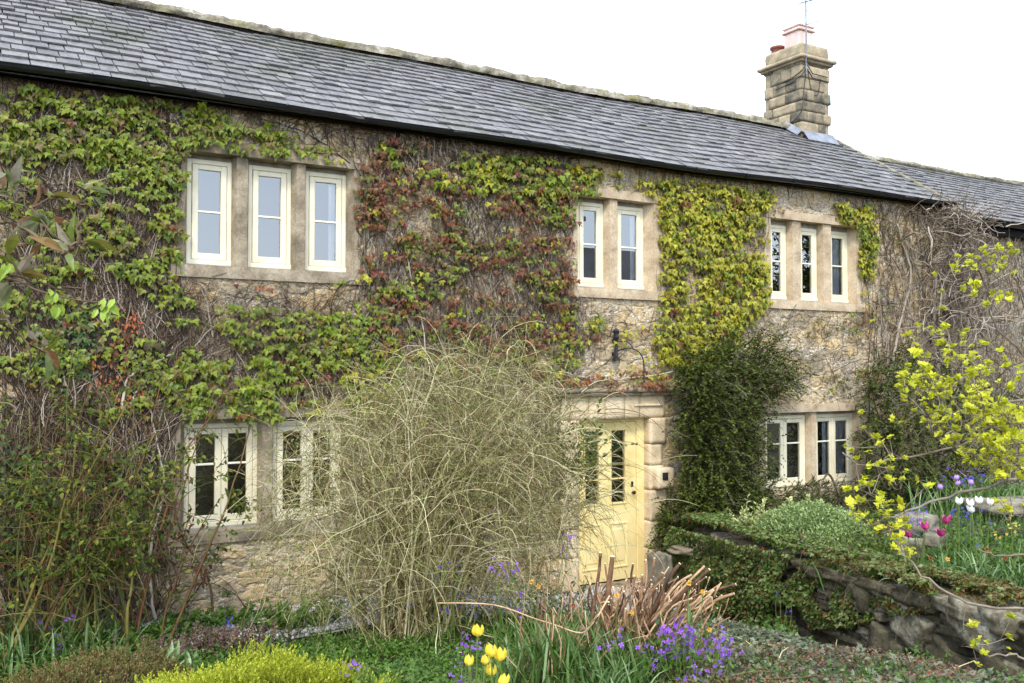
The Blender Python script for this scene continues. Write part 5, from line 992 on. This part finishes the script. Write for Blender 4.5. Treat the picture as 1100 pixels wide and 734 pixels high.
perennial('leafy plant between the gravel and the purple shrub', gp(165, 8.3), (.25, .12), 110, .045, [M['lf_ground']], 86, L=(.1, .26), tmpl=IVY)
perennial('bright green fern leaved tuft at the foot of the garden wall', gp(835, 8.0), (.1, .1), 50, .035, [M['lf_ground']], 87, L=(.1, .25), tmpl=IVY)
perennial('small green fern near the right end of the garden wall foot', gp(975, 6.6), (.1, .1), 50, .035, [M['lf_ground']], 88, L=(.1, .22))
perennial('green carpet plant behind the yellow tulips', gp(430, 5.6), (.35, .2), 300, .028, [M['lf_ground']], 89, L=(.08, .2), tmpl=IVY)['kind'] = 'stuff'
perennial('feathery green carpet plant in front of the arching bush', gp(350, 6.9), (.45, .25), 330, .03, [M['lf_ground']], 90, L=(.08, .24))['kind'] = 'stuff'

# ------------------------------------------------------------ flowers
def petals_cup(rad, hgt, n=6, open_=.15, seed=0):
    rng = np.random.RandomState(seed); mb = MB()
    for k in range(n):
        a = k*2*math.pi/n+(.2 if k % 2 else 0)+rng.uniform(-.08, .08); rr = rad*(1 if k % 2 else .9); V = []
        for i, u in enumerate(np.linspace(0, 1, 6)):
            prof = [.22, .82, 1.02, 1.0, .86+open_, .62+open_*2.2][i]*rr; wd = [.25, .75, .95, .85, .55, .06][i]*rad*.62; z = u*hgt
            for s_ in (-1, -.5, 0, .5, 1): aa = a+s_*wd/max(prof, rad*.35); V.append((math.cos(aa)*prof*(1+.04*abs(s_)), math.sin(aa)*prof*(1+.04*abs(s_)), z-(.02*hgt*abs(s_) if i > 3 else 0)))
        mb.add(V, [[i*5+j, i*5+j+1, i*5+j+6, i*5+j+5] for i in range(5) for j in range(4)])
    return mb
def tulip(label, px, py, t, mat, size=.03, seed=0, name='tulip', open_=.1, group=None, leaves=2):
    rng = np.random.RandomState(seed+500); p = atd(px, py, t); g = float(ground_z(p[0], p[1])); b = np.array([p[0]+rng.normal()*.02, p[1]+rng.normal()*.02, min(g, p[2]-.2)-.01])
    o = thing(name, label, 'flower', b, group); h = size*2.1; base = p-[0, 0, h/2]; P = smooth_poly([b, (b+base)/2+rng.normal(size=3)*.012, base], 10); mb = MB(); tubes(mb, P[None], .0035, 6); mb.build('stem', [M['stemg']], o, smooth=True)
    c = petals_cup(size, h, open_=open_, seed=seed); tl = rng.normal(size=2)*.12; V = np.concatenate(c.V); V = np.stack([V[:, 0]+V[:, 2]*tl[0], V[:, 1]+V[:, 2]*tl[1], V[:, 2]], -1)+base; f = MB(); f.add(V, c.F[0][0]*0+c.F[0][0]) if False else None
    f.V = [V]; f.F = c.F; f.n = len(V); f.build('petals', [mat], o, smooth=True)
    if leaves: mb = MB(); blades(mb, np.repeat(b[None]+[0, 0, .02], leaves, 0), rdir(leaves, rng)*[.5, .5, 0]+[0, 0, 1], rng.uniform(.16, .26, leaves), .018, droop=.8, n=8); mb.build('leaf', [M['lf_daffpale']], o)
    return o
GY = 'yellow tulips in the front border'
for k, (px, py, l) in enumerate(((513, 677, 'topmost yellow tulip standing apart above the others'), (528, 699, 'left one of the two touching yellow tulips'), (537, 703, 'right and larger of the two touching yellow tulips'), (504, 710, 'small leftmost yellow tulip near the bottom edge'), (521, 709, 'yellow tulip just below the touching pair'), (528, 720, 'yellow tulip between the pair and the lowest one'), (540, 731, 'lowest yellow tulip cut by the bottom edge'))):
    tulip(l, px, py, 4.55+.05*(k % 3), M['fl_yellow'], [.029, .028, .031, .023, .022, .027, .027][k], k, group=GY)
GW = 'white tulips in the right bed'
for k, (px, py, l) in enumerate(((1030, 538, 'leftmost white tulip in the bed on the right'), (1043, 540, 'white tulip second from the left, the upper of a close pair'), (1044, 547, 'low white tulip under the close pair'), (1052, 537, 'white tulip in the middle of the white group'), (1064, 539, 'rightmost white tulip beside the stone slab'))):
    tulip(l, px, py, 7.9, M['fl_white'], .03, 20+k, group=GW, open_=.2)
GM = 'magenta tulips in the right bed'
for k, (px, py, l) in enumerate(((1016, 558, 'magenta and white tulip, the highest of the magenta ones'), (994, 565, 'open magenta tulip in the middle of its group'), (976, 573, 'lowest leftmost magenta tulip'), (1011, 572, 'pale pink tulip right of the magenta ones'))):
    tulip(l, px, py, 7.9, M['fl_pink'], .034, 30+k, group=GM, open_=.35)
GLc = 'lilac tulips in the right bed'
for k, (px, py, l) in enumerate(((1027, 513, 'upper lilac tulip of the stacked pair'), (1028, 519, 'lilac tulip just below the upper one'), (1043, 518, 'lilac tulip right of the pair'), (1010, 523, 'small lilac tulip on the left'))):
    tulip(l, px, py, 8.1, M['fl_lilac'], .024, 40+k, group=GLc, open_=0)
STAR = (np.concatenate([[[0, 0, 0]]]+[[[math.cos(a-.35)*.5, math.sin(a-.35)*.5, .1], [math.cos(a), math.sin(a), .12], [math.cos(a+.35)*.5, math.sin(a+.35)*.5, .1]] for a in np.arange(5)*2*math.pi/5]), np.array([[0, 1+3*i, 2+3*i, 3+3*i] for i in range(5)]))
FOUR = (np.concatenate([[[0, 0, 0]]]+[[[math.cos(a-.5)*.7, math.sin(a-.5)*.7, .1], [math.cos(a), math.sin(a), .05], [math.cos(a+.5)*.7, math.sin(a+.5)*.7, .1]] for a in np.arange(4)*math.pi/2]), np.array([[0, 1+3*i, 2+3*i, 3+3*i] for i in range(4)]))
def flowering(name, label, heads, t, mat, seed, fs=.012, per=9, sp=.03, cat='flowers', tm=FOUR, leaf=.045, leafm='lf_ground', nl=40, group=None, bell=False):
    rng = np.random.RandomState(seed); H = np.array([atd(x, y, t+rng.normal()*.08) for x, y in heads]); g = H.mean(0).copy(); g[2] = float(ground_z(g[0], g[1])); low = H[:, 2].min()-.1; g[2] = min(g[2], low); o = thing(name, label, cat, g, group)
    K = len(H); P = np.array([smooth_poly([g+rng.normal(size=3)*[.06, .05, 0]+(h-g)*[.3, .3, 0], (g+h)/2+(h-g)*[.25, .25, 0]+rng.normal(size=3)*.02, h], 10) for h in H]); mb = MB(); tubes(mb, P, np.linspace(.004, .002, 10)[None], 5); mb.build('stem', [M['stemg']], o)
    i = np.repeat(np.arange(K), per); m = len(i); pos = H[i]+rng.normal(size=(m, 3))*[sp, sp, sp*(1.6 if bell else .8)]; v = CP-pos; nr = nrmz(v)*.4+rdir(m, rng)*.5+[0, 0, .5]; mb = MB(); inst(mb, *tm, pos, frames(rdir(m, rng), nr), fs*rng.uniform(.7, 1.3, m)); mb.build('flowers', [mat], o)
    mb = MB(); p, t_, u = along(P, nl*K//2+8, rng, .05); m = len(p); sp2 = .05; inst(mb, *OVAL, p+rng.normal(size=(m, 3))*sp2, frames(rdir(m, rng)+[0, 0, .1], rdir(m, rng)*.4+[0, -.2, 1]), leaf*rng.uniform(.5, 1.2, m)); mb.build('leaves', [M[leafm]], o); return o
H = lambda c, s, n, seed: [(c[0]+a*s[0], c[1]+b*s[1]) for a, b in np.random.RandomState(seed).uniform(-1, 1, (n, 2))]
flowering('honesty', 'largest violet flowered plant right of the pruned shrub', [(735, 670), (722, 675), (740, 676), (745, 684), (717, 690), (712, 680), (738, 693), (744, 697), (720, 706), (714, 700), (742, 703), (726, 680), (709, 674)], 5.6, M['fl_violet'], 91, fs=.019, per=5, nl=16, group='violet honesty plants')
flowering('honesty', 'violet flowered plant at the right of the largest one', [(776, 683), (764, 686), (770, 692), (779, 699), (789, 700), (772, 703), (762, 698), (770, 711), (785, 697)], 5.6, M['fl_violet'], 92, fs=.017, per=6, nl=14, group='violet honesty plants')
flowering('honesty', 'violet flowers low between strap leaves and the largest plant', [(696, 698), (701, 704), (706, 712), (667, 684), (654, 692), (663, 695), (648, 695)], 5.4, M['fl_violet'], 93, fs=.015, nl=12, per=4, group='violet honesty plants')
flowering('honesty', 'magenta violet flowers at the bottom edge under the largest plant', [(742, 728), (748, 718), (737, 731), (775, 720)], 5.2, M['fl_violet'], 94, fs=.016, per=5, nl=14, group='violet honesty plants')
flowering('honesty', 'violet flowers just left of the yellow tulips', [(512, 688), (502, 692), (501, 699), (496, 718), (503, 718), (490, 725), (506, 696), (521, 692), (500, 731)], 4.8, M['fl_violet'], 95, fs=.01, per=5, nl=8, group='violet honesty plants')
flowering('honesty', 'small violet flowers right of the golden conifer', [(378, 716), (384, 713), (374, 720)], 5.6, M['fl_violet'], 96, fs=.012, per=7, nl=12, group='violet honesty plants')
flowering('honesty', 'violet flowers growing through the bottom right of the arching bush', [(535, 606), (545, 604), (552, 610), (530, 612), (555, 660), (560, 640), (545, 618), (610, 577), (606, 590)], 7.0, M['fl_violet'], 97, fs=.014, per=6, nl=4, group='violet honesty plants')
flowering('honesty', 'violet flowers standing in front of the heather mound', [(44, 672), (53, 675), (65, 683), (75, 665), (65, 697)], 7.6, M['fl_violet'], 98, fs=.014, per=7, sp=.02, nl=8, group='violet honesty plants')
flowering('bluebell', 'bluebells growing inside the lower arching bush', [(470, 617), (465, 625), (480, 612), (492, 610), (478, 655), (500, 640), (485, 630), (512, 660), (440, 655)], 7.4, M['fl_blue'], 99, fs=.012, per=6, nl=4, bell=True, group='bluebell plants')
flowering('bluebell', 'bluebells by the foot of the house wall on the left', [(242, 665), (249, 668), (242, 676)], 8.3, M['fl_blue'], 100, fs=.013, per=6, nl=8, bell=True, sp=.018, group='bluebell plants')
flowering('bluebell', 'bluebells left of the magenta tulips in front of the limestone', [(985, 548), (988, 555), (978, 556), (984, 563), (992, 546), (983, 570)], 8.1, M['fl_blue'], 101, fs=.014, per=7, bell=True, nl=6, group='bluebell plants')
flowering('bluebell', 'bluebells right of the highest magenta tulip', [(1030, 552), (1040, 556), (1024, 548), (1041, 562), (1036, 570), (1044, 575), (1060, 552)], 8.0, M['fl_blue'], 102, fs=.014, per=7, bell=True, nl=6, group='bluebell plants')
flowering('bluebell', 'deep blue flowers behind the lilac tulips', [(1037, 514), (1040, 517), (1016, 512), (1055, 512)], 8.3, M['fl_blue'], 103, fs=.014, per=9, bell=True, nl=8, group='bluebell plants')
flowering('bluebell', 'bluebells trailing at the ivy covered end of the garden wall', [(838, 640), (845, 652), (835, 632), (850, 645)], 8.4, M['fl_blue'], 104, fs=.01, per=3, bell=True, nl=2, group='bluebell plants')
flowering('wallflower', 'orange wallflowers beside the magenta tulips', [(967, 563), (960, 575), (955, 560)], 8.1, M['fl_orange'], 105, fs=.014, per=6, nl=12)
flowering('wallflower', 'yellow flowers at the right edge below the stone slab', [(1082, 562), (1090, 566), (1085, 556), (1075, 575)], 7.6, M['fl_orange'], 106, fs=.013, per=7, nl=12)
def daffodil(label, px, py, t, seed, mat='fl_orange', fs=.03):
    rng = np.random.RandomState(seed); p = atd(px, py, t); g = float(ground_z(p[0], p[1])); b = np.array([p[0]+.01, p[1]+.03, min(g, p[2]-.12)]); o = thing('daffodil', label, 'flower', b, 'daffodils'); mb = MB(); tubes(mb, smooth_poly([b, (b+p)/2+[0, .01, .03], p], 10)[None], .003, 5); mb.build('stem', [M['stemg']], o)
    v = nrmz(CP-p+rng.normal(size=3)*1.5); F_ = frames(np.cross(v, [0, .3, 1.])[None], v[None]); mb = MB(); inst(mb, *STAR, p[None], F_, [fs]); inst(mb, *(STAR[0]*[.8, .8, 1], STAR[1]), p[None]+v*.003, frames(np.cross(v, [.9, .3, .3])[None], v[None]), [fs]); an = np.arange(10)*.6283
    R_ = F_[0]; V = [p+R_@np.array([math.cos(a)*r, math.sin(a)*r, z]) for r, z in ((.007, .004), (.009, .02), (.012, .026)) for a in an]; mb.add(V, [[i*10+j, i*10+(j+1) % 10, i*10+10+(j+1) % 10, i*10+10+j] for i in range(2) for j in range(10)]); mb.build('petals', [M[mat]], o)
for k, (px, py, l) in enumerate(((664, 640, 'yellow daffodil left of the pruned stubs'), (679, 659, 'orange daffodil low among the cut branches'), (740, 626, 'daffodil seen between the pruned stubs'), (755, 637, 'daffodil at the right tips of the pruned stubs'), (762, 677, 'yellow daffodil behind the violet flowers'), (616, 651, 'faded daffodil in the middle strap leaf clump'), (578, 630, 'upper yellow daffodil left of the pruned shrub'), (572, 624, 'small daffodil beside the upper yellow one'), (1018, 601, 'orange daffodil on the right bed'), (1000, 600, 'faded daffodil left of the orange one on the bed'), (1060, 590, 'faded daffodil under the white tulips'), (1080, 600, 'faded daffodil near the right edge'))):
    daffodil(l, px, py, 5.9 if px < 800 else 7.4, 200+k, 'fl_orange' if k not in (5, 9, 10, 11) else 'lf_dead', .021 if px < 800 else .024)
perennial('small grey green bushy plant in front of the door', gp(600, 8.4), (.25, .2), 160, .035, [M['lf_ground2']], 110, L=(.25, .5))
perennial('leafy shoots carrying dark green leaves in front of the door glass', atd(628, 520, 8.6), (.06, .06), 16, .06, [M['lf_rose']], 111, L=(.4, .8), per=16)

# ------------------------------------------------------------ across the lane, seen only mirrored in the panes
oh = thing('opposite_house', 'dark slated cottage with a chimney across the lane, mirrored in the window glass', 'house', (27, -30, 1)); mb = MB()
mb.add(box8(18, 40, -34, -27, .5, 6.3), BF); mb.build('wall', [M['wall2']], oh); mb = MB(); mb.addg([[17.7, -26.7, 6.2], [40.3, -26.7, 6.2], [40.3, -30.5, 9.2], [17.7, -30.5, 9.2], [17.7, -34.3, 6.2], [40.3, -34.3, 6.2]], [[0, 1, 2, 3], [3, 2, 5, 4], [0, 3, 4], [1, 5, 2]]); orf = mb.build('roof', [M['slate']], oh)
mb = MB(); bbox(mb, 26.6, 27.8, -31.2, -30, 8, 10.7, .03); bbox(mb, 26.5, 27.9, -31.3, -29.9, 10.5, 10.75, .03); bbox(mb, 27.0, 27.4, -30.7, -30.3, 10.75, 11.5, .05); mb.build('chimney', [M['chim']], orf)
rg = np.random.RandomState(120)
def big_tree(label, x, y, h, seed, leafm='lf_yew', K2=260, nl=9000):
    rng = np.random.RandomState(seed); o = thing('lane_tree', label, 'tree', (x, y, 1.)); mb = MB(); tr = arches([[x, y, .8]], [[0, 0, 1]], [h*.6], n=10, droop=0, wob=.05, rng=rng); tubes(mb, tr, np.linspace(.3, .14, 10)[None], 8); K = 40; p, t, u = along(tr, K, rng, .35); B1 = arches(p, rdir(K, rng)*[1, 1, .3]+[0, 0, .7], rng.uniform(.3, .55, K)*h*.8, n=10, droop=.1, wob=.12, rng=rng); tubes(mb, B1, np.linspace(.09, .02, 10)[None], 5)
    p, t, u = along(B1, K2*3, rng, .25); B2 = arches(p, t*.5+rdir(K2*3, rng), rng.uniform(.6, 1.8, K2*3), n=7, droop=.2, wob=.2, rng=rng); tubes(mb, B2, np.linspace(.02, .006, 7)[None], 3); mb.build('trunk', [M['vined']], o); mb = MB(); leaves_on(mb, B2, nl, .2, OVAL, rng, spread=.1); mb.build('crown', [M[leafm]], o)
big_tree('bare branched tree across the lane, nearest the right', 36, -19, 11, 121); big_tree('tree across the lane behind the dark cottage', 44, -24, 13, 122); big_tree('spreading tree across the lane at the far right', 30, -15, 9.5, 123)
# ------------------------------------------------------------ camera, light
cam = bpy.data.cameras.new('camera'); cam.sensor_width = 36; cam.lens = 36*1000/1100; cam.clip_end = 2000; cam.clip_start = .05
co = bpy.data.objects.new('camera', cam); COL.objects.link(co); co.location = CP
co.rotation_euler = (math.pi/2+_t, 0, -(math.pi/2-_a)); SC.camera = co
W = bpy.data.worlds.new('World'); SC.world = W; W.use_nodes = True; nt = W.node_tree; bg = nt.nodes['Background']
sky = nt.nodes.new('ShaderNodeTexSky'); sky.sky_type = 'NISHITA'; sky.sun_disc = False; SE, SR = math.radians(48), math.radians(215)
sky.sun_elevation = SE; sky.sun_rotation = SR; nt.links.new(sky.outputs[0], bg.inputs[0]); bg.inputs[1].default_value = .08
b2 = nt.nodes.new('ShaderNodeBackground'); b2.inputs[0].default_value = (.79, .87, 1.0, 1); b2.inputs[1].default_value = 1.0     # bright even cloud layer
ad = nt.nodes.new('ShaderNodeAddShader'); nt.links.new(bg.outputs[0], ad.inputs[0]); nt.links.new(b2.outputs[0], ad.inputs[1]); nt.links.new(ad.outputs[0], nt.nodes['World Output'].inputs[0])
sl = bpy.data.lights.new('sun', 'SUN'); sl.energy = 1.5; sl.angle = math.radians(11); sl.color = (1, .94, .84); so = bpy.data.objects.new('sun', sl); COL.objects.link(so)
sd = Vector((math.sin(SR)*math.cos(SE), math.cos(SR)*math.cos(SE), math.sin(SE))); so.rotation_euler = sd.to_track_quat('Z', 'Y').to_euler(); so.location = (-5, -12, 14)
SC.view_settings.view_transform = 'Standard'; SC.view_settings.look = 'None'; SC.view_settings.exposure = 1.05; SC.view_settings.gamma = 1
try: SC.cycles.max_bounces = 6; SC.cycles.transparent_max_bounces = 12; SC.cycles.caustics_reflective = False; SC.cycles.caustics_refractive = False
except Exception: pass
